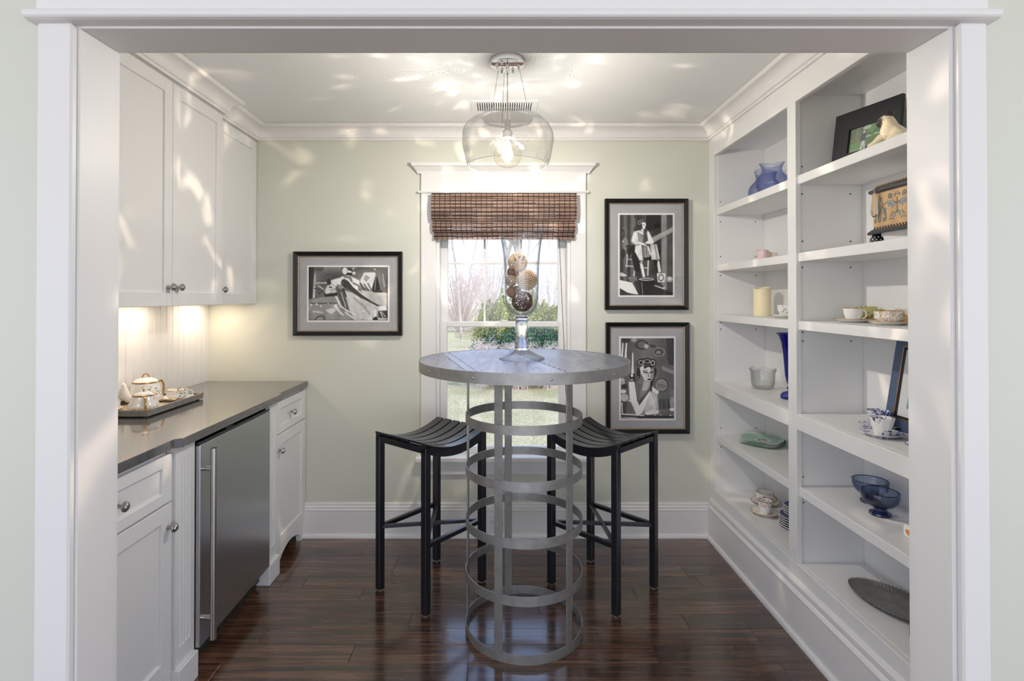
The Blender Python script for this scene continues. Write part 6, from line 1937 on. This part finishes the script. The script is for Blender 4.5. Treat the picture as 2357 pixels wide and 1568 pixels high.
evergreen('yew', 'low dark green yew beside the pale brush', -0.16, 12.64, 0.6, 1.15, 14000, M_DARKG, 0.026, 16, 0.2, grp)

def branch_tree(seed, h, r0, levels, spread, n_child, m, droop=0.0, lean=(0, 0)):
    rnd = random.Random(seed)
    mb = MB()
    def grow(p, d, L, r, lev):
        n = 4 if lev < 2 else 3
        pts, rs = [p.copy()], [r]
        q = p.copy(); dd = d.copy()
        for i in range(n):
            dd = (dd + Vector((rnd.gauss(0, 0.10), rnd.gauss(0, 0.10), rnd.gauss(0, 0.06) - droop * lev * 0.05))).normalized()
            q = q + dd * (L / n)
            pts.append(q.copy()); rs.append(r * (1 - 0.55 * (i + 1) / n))
        mb.tube(pts, rs, 6 if lev == 0 else (5 if lev == 1 else 3), caps=False)
        if lev >= levels: return
        for k in range(n_child[lev]):
            u = rnd.uniform(0.55 if lev == 0 else 0.35, 1.0)
            i = min(n - 1, int(u * n))
            bp = pts[i].lerp(pts[i + 1], u * n - i)
            a = rnd.uniform(0, 2 * PI)
            side = dd.orthogonal().normalized()
            side.rotate(Matrix.Rotation(a, 3, dd))
            nd = (dd * rnd.uniform(0.6, 1.0) + side * spread * rnd.uniform(0.6, 1.2) + Vector((0, 0, 0.15))).normalized()
            grow(bp, nd, L * rnd.uniform(0.45, 0.7), max(0.004, rs[i] * 0.5), lev + 1)
    grow(Vector((0, 0, -0.1)), Vector((lean[0], lean[1], 1)).normalized(), h, r0, 0)
    return mb
def tree(name, label, x, y, seed, h, r0, m, levels=3, n_child=(7, 5, 4), spread=0.8, lean=(0, 0), group='bare trees beyond the lawn'):
    t = thing(name, label, 'tree', (x, y, GZ), 0, group)
    obj('branches', branch_tree(seed, h, r0, levels, spread, n_child, m, lean=lean), m, t)
    return t
tree('bare_tree', 'thick pale-barked bare tree rising behind the arborvitae', 1.62, 18.0, 5, 6.0, 0.17, M_BARKT, 3, (9, 6, 5), 0.8, (-0.03, 0))
tree('bare_tree', 'straight slim bare tree of the pair beyond the shrubs', -0.30, 20.0, 8, 6.5, 0.06, M_BARKT, 3, (10, 5, 4), 0.7, (0.05, 0))
tree('bare_tree', 'leaning slim bare tree of the pair beyond the shrubs', -0.15, 21.0, 9, 6.2, 0.055, M_BARKT, 3, (10, 5, 4), 0.7, (0.14, 0))
tree('bare_tree', 'bare tree arching toward the pale brush', -1.7, 24.0, 10, 7.0, 0.06, M_BARKT, 3, (10, 6, 4), 0.9, (0.04, 0))
random.seed(12)
for k in range(14):
    xx = -6.0 + k * 0.95 + random.uniform(-0.3, 0.3)
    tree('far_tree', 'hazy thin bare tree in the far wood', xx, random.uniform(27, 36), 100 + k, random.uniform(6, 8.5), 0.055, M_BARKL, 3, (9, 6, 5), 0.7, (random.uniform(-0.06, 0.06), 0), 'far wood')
def twiggy(name, label, x, y, n, h, spread, m, seed, r=0.006, group=None, kids=6):
    rnd = random.Random(seed)
    mb = MB()
    for k in range(n):
        a = rnd.uniform(0, 2 * PI); s = rnd.uniform(0.1, 1.0) * spread
        top = Vector((math.cos(a) * s, math.sin(a) * s, h * rnd.uniform(0.55, 1.0) * (1 - 0.25 * (s / spread) ** 2)))
        p0 = Vector((rnd.gauss(0, 0.10), rnd.gauss(0, 0.10), 0))
        mid = p0.lerp(top, 0.55) + Vector((rnd.gauss(0, 0.05), rnd.gauss(0, 0.05), 0.08))
        mb.tube([p0, mid, top], [r, r * 0.8, r * 0.4], 3, caps=False)
        for j in range(kids):
            u = rnd.uniform(0.3, 1.0)
            b = mid.lerp(top, u)
            e = b + Vector((rnd.gauss(0, 0.14), rnd.gauss(0, 0.14), rnd.uniform(0.0, 0.2)))
            mb.tube([b, e], [r * 0.5, r * 0.35], 3, caps=False)
            for i in range(3):
                c = b.lerp(e, rnd.uniform(0.3, 1))
                mb.tube([c, c + Vector((rnd.gauss(0, 0.06), rnd.gauss(0, 0.06), rnd.uniform(0, 0.08)))], r * 0.35, 3, caps=False)
    t = thing(name, label, 'bush', (x, y, GZ), 0, group)
    obj('twigs', mb, m, t)
    return t
tg = 'bare twiggy bushes'
twiggy('bare_bush', 'pale pink twiggy bush in front of the dark yews', 0.41, 11.45, 70, 1.0, 0.75, M_TWIG, 31, group=tg)
twiggy('bare_bush', 'smaller pale pink twiggy bush below the thick bare tree', 1.11, 11.55, 60, 0.95, 0.55, M_TWIG, 32, group=tg)
twiggy('bare_bush', 'pink twiggy bush at the edge of the open lawn', -0.38, 11.77, 60, 1.0, 0.55, M_TWIG, 33, group=tg)
twiggy('bare_brush', 'tall pale brush beside the arborvitae', -2.2, 30.0, 300, 4.6, 2.6, M_TWIG, 34, 0.012, tg)
twiggy('bare_brush', 'tall pale brush in front of the far wood', -0.6, 33.0, 240, 6.0, 2.6, mat('haze_twig', lin((216, 206, 206)), 0.9), 35, 0.009, tg)  # haze of the distance is put into the twig colour
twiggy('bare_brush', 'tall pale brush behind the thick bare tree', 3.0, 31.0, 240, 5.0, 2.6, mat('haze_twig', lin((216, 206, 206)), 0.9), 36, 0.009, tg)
